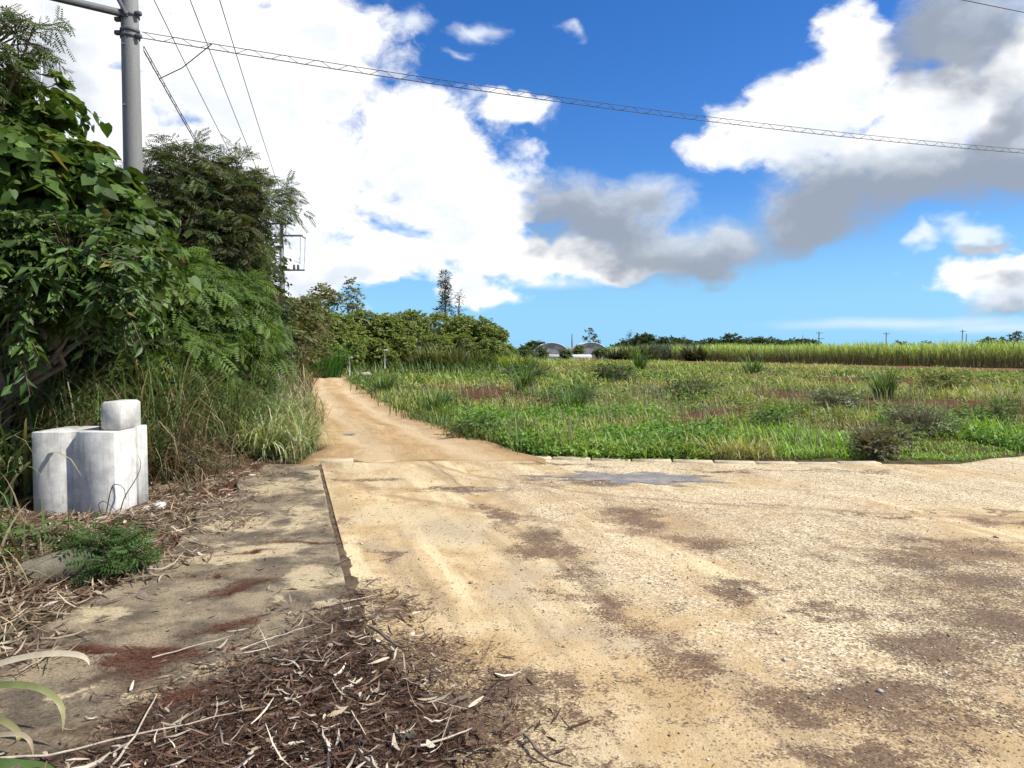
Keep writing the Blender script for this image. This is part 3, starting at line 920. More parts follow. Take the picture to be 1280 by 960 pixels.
def twigs(mb, wood, clumps, n, tl, lpt, tmpl, size, wratio, cols, seed, droop=0.35, spread=0.9, inner=0.45, amt=0.25, yellow=0.0, wr=0.006, upbias=0.25, flat=0.4):
    """leafy twigs over ellipsoid clumps; leaves go to mb, twig wood to wood"""
    r = np.random.default_rng(seed)
    cl = np.array([c[:6] for c in clumps], float)
    wgt = np.array([c[6] if len(c) > 6 else (c[3] * c[4] + c[4] * c[5] + c[3] * c[5]) for c in clumps]); wgt = wgt / wgt.sum()
    ci = r.choice(len(cl), n, p=wgt)
    d = unit(r.normal(size=(n, 3)) + np.array([0, 0, upbias]))
    rad = inner + (1 - inner) * r.random(n) ** 0.6
    st = cl[ci, :3] + d * cl[ci, 3:6] * rad[:, None]
    td = unit(d * np.array([1, 1, 0.8]) + r.normal(size=(n, 3)) * 0.45 + np.array([0, 0, 0.15]))
    L = tl * (0.55 + 0.9 * r.random(n))
    nl = lpt
    ti = np.repeat(np.arange(n), nl)
    s = np.tile((np.arange(nl) + 0.5) / nl, n) * 0.85 + 0.15 + (r.random(n * nl) - .5) * 0.5 / nl
    pos = st[ti] + td[ti] * (L[ti] * s)[:, None]
    pos[:, 2] -= droop * L[ti] * s ** 2
    tang = unit(td[ti] - np.array([0, 0, 1.0]) * (2 * droop * s)[:, None])
    side = unit(np.cross(tang, np.array([0, 0, 1.0])) + 1e-6)
    sg = np.where(np.tile(np.arange(nl), n) % 2 == 0, 1.0, -1.0)
    ldir = unit(tang * (0.45 + 0.5 * s[:, None]) + side * (sg * spread)[:, None] + r.normal(size=(n * nl, 3)) * 0.28 + np.array([0, 0, -droop * 0.7]))
    up = unit(np.array([0, 0, 1.0]) + r.normal(size=(n * nl, 3)) * flat + d[ti] * 0.5)
    Xa = unit(np.cross(ldir, up)); Z = np.cross(Xa, ldir)
    ln = size * (0.45 + 0.9 * r.random(n * nl)) * (0.8 + 0.4 * r.random(n))[ti]
    sz = np.stack([ln * wratio, ln, ln], 1)
    cols = np.atleast_2d(np.asarray(cols, float))
    tc = cols[r.integers(0, len(cols), n)] * (1 + (r.random((n, 1)) - .5) * 0.4)
    c = tc[ti] * (1 + (r.random((n * nl, 1)) - .5) * 2 * amt) * (1 + (r.random((n * nl, 3)) - .5) * 0.12)
    if yellow > 0:
        k = r.random(n * nl) < yellow
        c[k] = np.array([0.20, 0.16, 0.05]) * (0.6 + 0.6 * r.random((k.sum(), 1)))
    tv, tf = TEMPL[tmpl]
    mb.inst(tv, tf, pos, Xa, ldir, Z, sz, np.clip(c, .004, .8))
    if wood is not None:
        sel = np.arange(n) if n <= 700 else r.choice(n, 700, replace=False)
        for i in sel:
            cc = cl[ci[i], :3]
            a = cc + (st[i] - cc) * 0.45
            e = st[i] + td[i] * L[i]; e = e - np.array([0, 0, droop * L[i]])
            wood.tube(np.stack([a, st[i], st[i] + td[i] * L[i] * 0.55 - np.array([0, 0, droop * L[i] * 0.3]), e]), [wr * 1.6, wr * 1.2, wr, wr * 0.4], 3, (0.13, 0.10, 0.07), False)


def limbs(wood, base, clumps, r0, seed, fork=0.35, sides=7):
    r = np.random.default_rng(seed)
    cl = np.array([c[:6] for c in clumps], float)
    base = np.array(base, float)
    top = cl[:, :3].mean(0)
    fk = base + (top - base) * np.array([fork, fork, fork + 0.05])
    m1 = (base + fk) / 2 + r.normal(size=3) * np.array([.08, .08, 0]) * max(0.2, (fk[2] - base[2]) * .5)
    wood.tube(np.stack([base - np.array([0, 0, .15]), base + (m1 - base) * .5, m1, fk]), [r0 * 1.25, r0, r0 * .9, r0 * .8], sides, (.13, .10, .07))
    for c in cl:
        e = c[:3] + np.array([0, 0, c[5] * 0.35])
        q1 = fk + (e - fk) * .35 + r.normal(size=3) * .12 * np.linalg.norm(e - fk)
        q2 = fk + (e - fk) * .7 + r.normal(size=3) * .08 * np.linalg.norm(e - fk)
        wood.tube(np.stack([fk, q1, q2, e]), [r0 * .62, r0 * .45, r0 * .3, r0 * .08], 5, (.13, .10, .07))


def tree(name, label, cat, base, clumps, mat, n, tl, lpt, tmpl, size, wratio, cols, seed, r0=0.07, group=None, wood_mat=None, crown_name='crown', **kw):
    """thing > trunk (with limbs and twigs), crown; coordinates are world, the Empty stands at the base"""
    root = thing(name, label, cat, tuple(base), 0, group)
    b = np.array(base, float)
    cl = [(c[0] - b[0], c[1] - b[1], c[2] - b[2]) + tuple(c[3:]) for c in clumps]
    wood, lf = MB(), MB()
    limbs(wood, (0, 0, 0), cl, r0, seed)
    twigs(lf, wood if kw.pop('twigwood', True) else None, cl, n, tl, lpt, tmpl, size, wratio, cols, seed + 1, **kw)
    wood.build('trunk', wood_mat or M['bark'], root, True)
    lf.build(crown_name, mat, root)
    return root


def clump(px, py, Y, rx, ry, rz, w=None):
    p = at(px, py, Y)
    c = (p[0], p[1], p[2], rx, ry, rz)
    return c if w is None else c + (w,)


def gz(x, y):
    return float(T(np.array([x]), np.array([y]))[0])


def foot(px, Y):
    x = (px - CX) / F_PX * Y
    return (x, Y, gz(x, Y))


G_HEART = [(0.050, 0.105, 0.022), (0.040, 0.090, 0.020), (0.065, 0.125, 0.028), (0.034, 0.075, 0.018)]
G_GLOSS = [(0.034, 0.080, 0.020), (0.048, 0.105, 0.025), (0.030, 0.068, 0.018)]
G_FERN = [(0.050, 0.108, 0.019), (0.042, 0.092, 0.017), (0.062, 0.124, 0.024)]
G_POD = [(0.042, 0.080, 0.024), (0.034, 0.062, 0.020), (0.055, 0.092, 0.028), (0.050, 0.060, 0.026)]

G_HEART, G_GLOSS, G_FERN, G_POD = [[(1.75 * c[0], 1.4 * c[1], 1.25 * c[2]) for c in pal] for pal in (G_HEART, G_GLOSS, G_FERN, G_POD)]
# big-leaved vine-hung tree filling the upper left
cl = [clump(20, 235, 8.6, .85, 1.0, .60), clump(85, 255, 8.8, .65, .9, .55), clump(-60, 220, 8.4, .9, 1.0, .8), clump(120, 295, 9.0, .48, .6, .42),
      clump(20, 165, 8.8, .40, .5, .30), clump(140, 330, 9.2, .48, .5, .40), clump(20, 310, 8.8, .9, .8, .5), clump(35, 115, 9.0, .28, .3, .20), clump(-30, 150, 8.8, .5, .6, .4),
      clump(155, 285, 9.6, .25, .4, .25), clump(175, 320, 9.8, .22, .4, .25)]
tree('vine_covered_tree', 'large dark tree with big heart-shaped leaves left of the near utility pole', 'tree',
     foot(30, 9.2), cl, M['broad'], 1350, .42, 8, 'heart', .185, .80, G_HEART, 11, r0=.11, droop=.5, flat=.95, yellow=.02)
# glossy-leaved tree hanging lower and nearer
cl = [clump(90, 325, 7.8, .62, .5, .36), clump(40, 350, 7.6, .6, .5, .32), clump(140, 365, 8.0, .36, .4, .30), clump(-30, 330, 7.4, .6, .6, .5), clump(110, 385, 7.9, .30, .3, .22), clump(10, 405, 7.4, .3, .3, .18)]
tree('glossy_leaved_tree', 'low tree with narrow glossy dark leaves hanging above the concrete block', 'tree',
     foot(-20, 8.4), cl, M['gloss'], 620, .34, 11, 'lance', .16, .34, G_GLOSS, 21, r0=.07, droop=.45, spread=1.1, flat=.8, yellow=.012)
# feathery bright green shrub-tree
cl = [clump(225, 372, 12.0, .62, .8, .36), clump(268, 395, 12.6, .55, .8, .46), clump(205, 432, 11.6, .65, .7, .45), clump(256, 445, 12.2, .58, .7, .38), clump(198, 475, 11.0, .40, .5, .30),
      clump(296, 428, 13.2, .42, .6, .5), clump(195, 345, 12.4, .42, .7, .34), clump(292, 372, 13.2, .40, .6, .34), clump(180, 395, 11.8, .5, .6, .5), clump(240, 340, 12.6, .3, .4, .2)]
tree('feathery_tree', 'bright green feathery-leaved tree left of the track, beyond the concrete block', 'tree',
     foot(250, 12.6), cl, M['fern'], 760, .50, 9, 'frond', .25, .95, G_FERN, 31, r0=.06, droop=.55, spread=.8, flat=.45)
# taller thin tree with brown pods, against the sky
cl = [clump(222, 235, 14.0, .70, .7, .62), clump(285, 262, 14.5, .85, .7, .55), clump(335, 248, 15.0, .48, .5, .24), clump(228, 205, 14.0, .48, .5, .36), clump(292, 222, 14.6, .50, .5, .32),
      clump(260, 300, 14.2, .8, .8, .6), clump(300, 300, 15.5, .45, .6, .5), clump(198, 270, 13.6, .5, .5, .6), clump(296, 345, 15.5, .5, .6, .7), clump(275, 335, 14.5, .7, .6, .5)]
podtree = tree('pod_bearing_tree', 'thin tree with brown seed pods showing against the white cloud beside the near pole', 'tree',
               foot(275, 14.6), cl, M['fern'], 1250, .40, 7, 'frond', .20, .80, G_POD, 41, r0=.08, droop=.35, spread=.9, flat=.7, inner=.3)
b = np.array(podtree.location)
pods = MB()
twigs(pods, None, [(c[0] - b[0], c[1] - b[1], c[2] - b[2]) + tuple(c[3:]) for c in cl], 260, .25, 4, 'diam', .17, .14, [(.075, .045, .03), (.10, .065, .04), (.05, .035, .025)], 44, droop=1.0, spread=.4, upbias=.3)
pods.build('seed_pods', M['dry'], podtree)['kind'] = 'stuff'
# branch entering the top left corner
cl = [clump(-10, 60, 8.2, .35, .4, .30), clump(22, 45, 8.2, .22, .25, .15), clump(45, 32, 8.2, .13, .2, .10), clump(-70, 90, 8.0, .7, .6, .5)]
tree('leaning_feathery_tree', 'feathery branches reaching in at the top left corner above the big-leaved tree', 'tree',
     foot(-160, 8.6), cl, M['fern'], 190, .28, 6, 'frond', .16, .75, G_POD[:3], 51, r0=.07, droop=.35)
# dark shrubs between the feathery tree and the second pole
cl = [clump(325, 335, 18, .40, .6, .9), clump(312, 385, 17, .65, .8, .8), clump(338, 400, 19, .35, .6, .8), clump(295, 430, 16, .65, .7, .5), clump(325, 440, 18, .6, .6, .5)]
tree('dark_shrub', 'dark leafy shrub crowding the foot of the second pole, beyond the feathery tree', 'shrub',
     foot(335, 18), cl, M['broad'], 1000, .35, 7, 'lance', .13, .6, [(.040, .070, .022), (.030, .055, .018), (.055, .080, .028)], 61, r0=.06, droop=.4, flat=.7)
cl = [clump(372, 402, 34, .8, .8, 1.0), clump(385, 425, 36, .9, .9, .8), clump(360, 430, 33, .8, .8, .8), clump(388, 395, 40, .8, .8, .8)]
tree('brownish_shrub', 'brownish half-dry shrub where the dirt track disappears', 'shrub',
     foot(378, 36), cl, M['far'], 700, .5, 6, 'diam', .26, .45, [(.13, .135, .050), (.16, .14, .065), (.10, .125, .042)], 71, r0=.08, twigwood=False, flat=.8)
cl = [clump(-40, 300, 10.5, 1.2, 1, 1.2), clump(60, 330, 11, 1.2, .8, .9), clump(140, 380, 11.5, 1.0, .8, .7), clump(40, 420, 10.2, 1.3, .8, .6), clump(150, 440, 11.0, .8, .6, .5)]
tree('shaded_undergrowth', 'dark undergrowth behind the glossy-leaved tree and concrete block', 'shrub',
     foot(70, 11), cl, M['broad'], 1000, .5, 7, 'lance', .20, .45, [(.030, .055, .018), (.045, .055, .022), (.060, .055, .030)], 81, r0=.07, twigwood=False, inner=.1, flat=.9)


# ------------------------------------------------------------------ the distant hedge, trees and treeline
def far_tree(name, label, px, pyt, Y, wpx, seed, cols, n=420, leaf=.34, cat='tree', group=None, base_py=None, nclump=7, airy=1.0, squash=1.0):
    """a tree whose top shows at (px, pyt) when it stands Y metres away, wpx pixels wide"""
    r = np.random.default_rng(seed)
    f = foot(px, Y)
    H = at(px, pyt, Y)[2] - f[2]
    W = wpx / F_PX * Y / 2
    cl = []
    for k in range(nclump):
        a = r.random() * 6.283
        h = r.uniform(.3, .82)
        prof = math.sqrt(max(.05, 1 - ((h - .45) / .55) ** 2)) * squash
        q = r.uniform(.25, .75) * W * prof
        cr = W * r.uniform(.32, .5)
        cl.append((f[0] + q * math.cos(a), f[1] + q * math.sin(a), f[2] + H * h, cr, cr, min(cr * .8, H * .24)))
    cl.append((f[0], f[1], f[2] + H * .80, W * .45, W * .45, H * .19))
    return tree(name, label, cat, f, cl, M['far'], n, leaf * 1.3, 8, 'diam', leaf, .55, cols, seed, r0=max(.08, W * .045), group=group, twigwood=False, inner=.35 * airy, flat=.9, droop=.3, upbias=.35)


HG = [(.185, .240, .060), (.215, .265, .068), (.150, .205, .052), (.245, .275, .085)]
HG2 = [(.075, .090, .035), (.095, .100, .042), (.060, .080, .030)]
hedge = [
    (366, 366, 50, 52, 110, HG, 'leftmost hedge tree, joining the roadside shrubs beside the second pole'),
    (395, 378, 56, 56, 101, HG, 'first round green tree of the far hedge, above the end of the track'),
    (425, 384, 58, 52, 102, HG, 'second tree of the far hedge, behind the two white stakes'),
    (455, 380, 62, 54, 103, HG, 'third tree of the far hedge, rising left of its middle dip'),
    (487, 384, 64, 54, 104, HG, 'fourth tree of the far hedge, at its low middle'),
    (518, 382, 66, 56, 105, HG, 'fifth tree of the far hedge, left of the slender pine'),
    (548, 384, 68, 56, 106, HG, 'sixth tree of the far hedge, under the slender pine'),
    (578, 386, 70, 56, 107, HG, 'seventh tree of the far hedge, right of the slender pine'),
    (604, 391, 70, 50, 108, HG, 'rounded tree last but one at the right end of the far hedge'),
    (622, 402, 70, 34, 109, HG, 'lowest tree rounding off the right end of the far hedge')]
for px, py, Y, wd, sd, cc, lb in hedge:
    far_tree('hedge_tree', lb, px, py + 8, Y, wd * 1.5, sd, cc, 2000, .24, group='trees of the far hedge', nclump=9)
low = [(410, 425, 50, 44, 121), (440, 428, 54, 44, 122), (470, 425, 58, 48, 123), (505, 420, 60, 46, 124), (540, 418, 62, 46, 125), (575, 420, 64, 44, 126), (612, 424, 64, 40, 127)]
lowl = ['dark low bush beside the end of the track under the far hedge', 'low bush under the far hedge behind the shorter white stake', 'low bush under the far hedge behind the taller white stake',
        'low bush under the far hedge left of the tall cane grass', 'low bush under the far hedge behind the tall cane grass', 'low bush under the far hedge right of the tall cane grass', 'low bush at the right foot of the far hedge']
for (px, py, Y, wd, sd), lb in zip(low, lowl):
    far_tree('hedge_bush', lb, px, py, Y, wd * 1.15, sd, HG, 750, .22, 'shrub', 'bushes under the far hedge', nclump=6)
far_tree('pale_tree', 'pale yellow-green tree standing up behind the left end of the far hedge', 404, 354, 66, 60, 131, [(.24, .235, .09), (.19, .20, .075)], 800, .24, airy=.3)
far_tree('bare_topped_tree', 'thin grey-green tree with bare twigs above the far hedge', 440, 344, 74, 40, 132, [(.20, .21, .12), (.16, .17, .10)], 230, .26, airy=.1)


def pine(name, label, px, pyt, Y, wpx, seed, cols, n=420):
    r = np.random.default_rng(seed)
    f = foot(px, Y); H = at(px, pyt, Y)[2] - f[2]; W = wpx / F_PX * Y / 2
    root = thing(name, label, 'tree', f)
    wood, lf = MB(), MB()
    wood.tube(np.array([[0, 0, -.2], [.1, 0, H * .4], [-.05, 0, H * .75], [.05, 0, H]]), [.2, .15, .09, .02], 6, (.13, .10, .07))
    cl = []
    for k in range(11):
        h = .50 + .48 * (k + r.random() * .6) / 11
        a = r.random() * 6.28
        q = W * (1.08 - h) * 1.5 * r.uniform(.4, 1.0)
        c = (q * math.cos(a), q * math.sin(a), H * h, W * .32, W * .32, H * .05)
        cl.append(c)
        wood.tube(np.array([[0, 0, H * h - .4], [c[0] * .6, c[1] * .6, H * h - .15], [c[0], c[1], H * h]]), [.06, .04, .02], 4, (.13, .10, .07))
    twigs(lf, None, cl, n, .5, 7, 'diam', .42, .16, cols, seed, droop=.1, spread=.5, inner=.2, upbias=.8, flat=.9)
    wood.build('trunk', M['bark'], root, True); lf.build('crown', M['far'], root)


PG = [(.045, .060, .035), (.06, .075, .045), (.035, .048, .03)]
pine('pine_tree', 'slender dark pine rising above the middle of the far hedge', 557, 340, 90, 26, 141, PG, 300)
pine('pine_tree', 'short thin pine top just right of the slender pine above the hedge', 574, 368, 92, 14, 142, PG, 60)

TL = [(.070, .100, .036), (.085, .115, .042), (.055, .080, .032)]
row = [(668, 427, 170, 26), (737, 409, 172, 16), (790, 424, 180, 44), (806, 417, 175, 34), (838, 421, 185, 30), (868, 424, 190, 34), (893, 423, 190, 34), (915, 419, 190, 34), (940, 421, 192, 34), (965, 422, 195, 36), (990, 423, 195, 36), (1008, 426, 195, 26), (850, 428, 180, 30)]
rowl = ['small tree left of the first arched greenhouse', 'thin open-crowned tree poking up behind the greenhouses', 'dark tree of the distant treeline nearest the greenhouses', 'tallest rounded dark tree of the distant treeline right of the greenhouses',
        'pointed dark tree after the tallest rounded one in the distant treeline', 'low dark tree left of centre in the distant treeline', 'low dark tree just left of the hump of the distant treeline', 'dark tree forming the hump of the distant treeline above the cane',
        'dark tree just right of the hump of the distant treeline', 'third dark tree from the right end of the distant treeline', 'second dark tree from the right end of the distant treeline', 'low last tree at the right end of the distant treeline, by a pole', 'low bush-like tree behind the grey-green cane stand']
for i, ((px, py, Y, wd), lb) in enumerate(zip(row, rowl)):
    far_tree('distant_tree', lb, px, py + 2, Y, wd * 1.5, 200 + i, TL if i != 1 else [(.10, .10, .07)], 420 if i != 1 else 60, .62, group='trees of the distant treeline', nclump=6)
row2 = [(1132, 428, 300, 30), (1160, 428, 300, 30), (1235, 422, 230, 26), (1252, 424, 230, 20), (1272, 414, 225, 30), (1300, 420, 230, 40)]
rowl2 = ['faint low tree on the horizon left of the twin far poles', 'second faint low tree on the horizon nearer the twin far poles', 'dark rounded tree over the cane right of the twin far poles', 'small dark tree between the rounded one and the pale one at the right edge',
         'pale spreading tree at the right edge of the picture above the cane', 'dark tree cut off by the right edge of the picture']
for i, ((px, py, Y, wd), lb) in enumerate(zip(row2, rowl2)):
    far_tree('distant_tree', lb, px, py, Y, wd, 230 + i, TL if i != 4 else [(.09, .10, .055)], 150 if i != 4 else 70, .7, group='trees beyond the cane', nclump=5)
pine('distant_pine', 'thin dark pine on the skyline left of the tallest distant tree', 787, 414, 176, 12, 250, PG, 50)


# leafy agave-like bush and grey-green canes by the greenhouses
def blade_clump(name, label, cat, pos, n, L, W, lean, bend, cr, ct, seed, spread=.2, nseg=5, group=None, part='leaves', mat=None):
    r = np.random.default_rng(seed)
    root = thing(name, label, cat, pos, 0, group)
    a = r.random(n) * 6.283
    q = spread * np.sqrt(r.random(n))
    rt = np.stack([np.cos(a) * q, np.sin(a) * q, np.zeros(n)], 1)
    k = (1 + (r.random((n, 1)) - .5) * .6)
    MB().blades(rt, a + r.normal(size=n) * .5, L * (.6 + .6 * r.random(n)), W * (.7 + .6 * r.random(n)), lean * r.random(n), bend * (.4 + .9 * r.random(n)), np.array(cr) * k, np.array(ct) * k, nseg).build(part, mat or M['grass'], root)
    return root


for i, (px, Y, L, n, lb) in enumerate([(772, 118, 2.6, 150, 'dark broad-leaved clump in front of the second greenhouse'), (790, 116, 3.0, 190, 'largest dark broad-leaved clump between the greenhouses and the cane'),
                                       (808, 118, 2.8, 170, 'lighter broad-leaved clump right of the largest one by the cane'), (868, 112, 2.9, 200, 'dark clump at the near corner of the cane field')]):
    blade_clump('broad_leaved_clump', lb, 'plant', foot(px, Y), n, L, .30, 1.0, 1.0, (.05, .06, .03), (.13, .15, .06) if i != 3 else (.07, .08, .04), 300 + i, 1.3, 4, 'clumps beside the cane field')
for i, (px, Y, L, n, c2, lb) in enumerate([(532, 58, 2.2, 260, (.15, .17, .06), 'tall pale cane grass standing in front of the far hedge'), (560, 57, 2.4, 300, (.17, .19, .06), 'tallest pale cane grass in the middle of the far hedge foot'),
                                           (590, 60, 1.9, 240, (.16, .20, .05), 'cane grass right of the tallest stand under the far hedge'), (622, 62, 1.7, 240, (.15, .24, .04), 'light green grass clump at the right foot of the far hedge'),
                                           (648, 58, 1.5, 260, (.30, .38, .04), 'bright yellow-green clump left of the first greenhouse'), (408, 44, 2.2, 220, (.07, .22, .03), 'vivid green grass clump beside the end of the track')]):
    blade_clump('tall_grass_clump', lb, 'grass', foot(px, Y), n, L, .10, .5, 1.2, np.array(c2) * .55, c2, 320 + i, 1.5 if i < 5 else .9, 4, 'tall grass clumps under the far hedge')

# ------------------------------------------------------------------ grass, weeds, cane (uncountable stuff)
def scatter(n, x0, x1, y0, y1, keep, r, power=1.0):
    y = y0 + (y1 - y0) * r.random(n) ** power
    x = x0 + (x1 - x0) * r.random(n)
    k = keep(x, y)
    return x[k], y[k]


def in_view(x, y, m=1.15):
    return (np.abs(x) < 0.70 * m * y + 1.5)


def field(x, y):
    ok = (y > far_edge(x) + .22) & (x > track_x('R', y) + .12 + (y > 11.3) * .0) & (cane_side(x, y) < -8.5)
    return ok & in_view(x, y)


def build_field():
    r = np.random.default_rng(77)
    g = MB()
    # leafy carpet, near
    w = MB()
    x, y = scatter(5200, -4, 15, 11, 19, lambda a, b: field(a, b), r, 1.3)
    kind = fbm(x * .45, y * .45, 120, 3) + (x < 3.4) * .12 * (y < 14) - (x > 4.0) * .12 * (y < 13.5)
    br = bareness(x, y)
    leafy = (kind > np.where(y < 13.2, .43, .50)) & (br < .35)
    X, Y = x[leafy], y[leafy]
    n = len(X)
    hh = (.16 + .34 * fbm(X * .7, Y * .7, 130, 3)) * np.where(X > 3.6, .6, 1.0) * np.where(Y < 11.8, .75, 1.0)
    m = 46
    ii = np.repeat(np.arange(n), m)
    d = unit(r.normal(size=(n * m, 3)) + np.array([0, 0, .5])); d[:, 2] = np.abs(d[:, 2])
    q = .35 + .65 * r.random(n * m)
    rad = .17 * (.7 + .6 * r.random(n))
    pos = np.stack([X[ii] + d[:, 0] * rad[ii] * q, Y[ii] + d[:, 1] * rad[ii] * q, T(X, Y)[ii] + .02 + d[:, 2] * hh[ii] * q], 1)
    ld = unit(d * np.array([1, 1, .3]) + r.normal(size=(n * m, 3)) * .5)
    up = unit(np.array([0, 0, 1.0]) + r.normal(size=(n * m, 3)) * .6 + np.array([.2, -.1, 0]))
    Xa = unit(np.cross(ld, up)); Z = np.cross(Xa, ld)
    pal = np.array([(.175, .320, .048), (.140, .260, .044), (.225, .365, .060), (.135, .225, .052)])
    tone = pal[np.clip((fbm(X * .9, Y * .9, 140, 2) * 5.2 - .8).astype(int), 0, 3)]
    c = tone[ii] * (1 + (r.random((n * m, 1)) - .5) * .6)
    ln = .055 * (.6 + .8 * r.random(n * m))
    w.inst(DIAM_V, DIAM_F, pos, Xa, ld, Z, np.stack([ln * .75, ln, ln], 1), c)
    # rounded weed clumps further out
    x, y = scatter(4200, -9, 34, 16, 48, lambda a, b: field(a, b) & (bareness(a, b) < .3) & (fbm(a * .35, b * .35, 125, 3) > .47), r, 1.3)
    n = len(x); m = 26
    ii = np.repeat(np.arange(n), m)
    sc_ = .5 + y / 30.0
    d = unit(r.normal(size=(n * m, 3)) + np.array([0, 0, .5])); d[:, 2] = np.abs(d[:, 2])
    q = .35 + .65 * r.random(n * m)
    rad = .26 * sc_ * (.6 + .8 * r.random(n)); hh = (.14 + .34 * fbm(x * .5, y * .5, 135, 3)) * (.6 + .8 * r.random(n))
    pos = np.stack([x[ii] + d[:, 0] * rad[ii] * q, y[ii] + d[:, 1] * rad[ii] * q, T(x, y)[ii] + .02 + d[:, 2] * hh[ii] * q], 1)
    ld = unit(d * np.array([1, 1, .3]) + r.normal(size=(n * m, 3)) * .5)
    up = unit(np.array([0, 0, 1.0]) + r.normal(size=(n * m, 3)) * .6)
    Xa = unit(np.cross(ld, up)); Z = np.cross(Xa, ld)
    pal2 = np.array([(.195, .290, .056), (.150, .235, .050), (.26, .31, .075), (.22, .245, .11)])
    tone = pal2[np.clip((fbm(x * .25, y * .25, 145, 3) * 6 - 1.2).astype(int), 0, 3)] * (.75 + .5 * r.random((n, 1)))
    c = tone[ii] * (1 + (r.random((n * m, 1)) - .5) * .5)
    ln = (.085 * sc_)[ii] * (.6 + .8 * r.random(n * m))
    w.inst(DIAM_V, DIAM_F, pos, Xa, ld, Z, np.stack([ln * .55, ln, ln], 1), c)
    tag(w.build('low_weeds', M['broad']), 'dense low leafy weeds along the near edge of the field', 'weeds', kind='stuff')
    # fine grass, near and middle
    x, y = scatter(90000, -5, 22, 11, 27, lambda a, b: field(a, b) & (bareness(a, b) < .15 + .5 * r.random(len(a))), r, 1.25)
    n = len(x)
    tall = fbm(x * .8, y * .8, 150, 3)
    L = (.07 + .40 * sst(tall, .42, .66)) * (.5 + .7 * r.random(n)) * np.where((x > 4) & (y < 14.5), .75, 1.0) + np.where((x > 4) & (y < 14.5), .05, 0)
    dry = sst(fbm(x * .22, y * .6, 160, 3) + r.normal(size=n) * .07, .48, .62)[:, None]
    cg = np.array([.215, .335, .052]) * (1 - dry) + np.array([.38, .365, .125]) * dry
    cg = np.where(((x > 4) & (y < 14.5))[:, None], np.array([.245, .395, .055]), cg)
    k = 1 + (r.random((n, 1)) - .5) * .6
    straw = r.random(n) < .10
    ct = cg * k * 1.25; ct[straw] = np.array([.32, .27, .13])
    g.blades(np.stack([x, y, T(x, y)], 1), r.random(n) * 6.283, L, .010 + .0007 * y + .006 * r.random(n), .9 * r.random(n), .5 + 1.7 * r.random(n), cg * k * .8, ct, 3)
    # middle and far field
    x, y = scatter(90000, -16, 60, 24, 135, lambda a, b: field(a, b) & (bareness(a, b) < .1 + .4 * r.random(len(a))), r, 1.7)
    n = len(x)
    tall = fbm(x * .35, y * .35, 170, 3)
    L = (.10 + .46 * sst(tall, .42, .64)) * (.5 + .7 * r.random(n))
    dry = sst(fbm(x * .09, y * .24, 180, 3) + r.normal(size=n) * .06, .46, .60)[:, None]
    cg = np.array([.240, .340, .060]) * (1 - dry) + np.array([.42, .39, .125]) * dry
    k = 1 + (r.random((n, 1)) - .5) * .7
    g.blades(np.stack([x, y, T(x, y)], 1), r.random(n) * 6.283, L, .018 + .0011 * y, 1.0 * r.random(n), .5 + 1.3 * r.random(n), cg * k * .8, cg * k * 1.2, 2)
    tag(g.build('field_grass', M['grass']), 'green and yellowing grass covering the open field', 'grass', kind='stuff')
    # seed heads / flower stalks standing over the grass
    s = MB()
    x, y = scatter(5200, -3, 16, 11.4, 26, lambda a, b: field(a, b) & (fbm(a * .6, b * .6, 190, 2) > .55), r)
    n = len(x)
    s.blades(np.stack([x, y, T(x, y)], 1), r.random(n) * 6.283, .35 + .4 * r.random(n), .012 + .0006 * y, .25 * r.random(n), .2 + .5 * r.random(n), (.14, .15, .06), (.42, .36, .26), 3)
    tag(s.build('seed_heads', M['grass']), 'pale seed heads standing over the field grass', 'seed heads', kind='stuff')


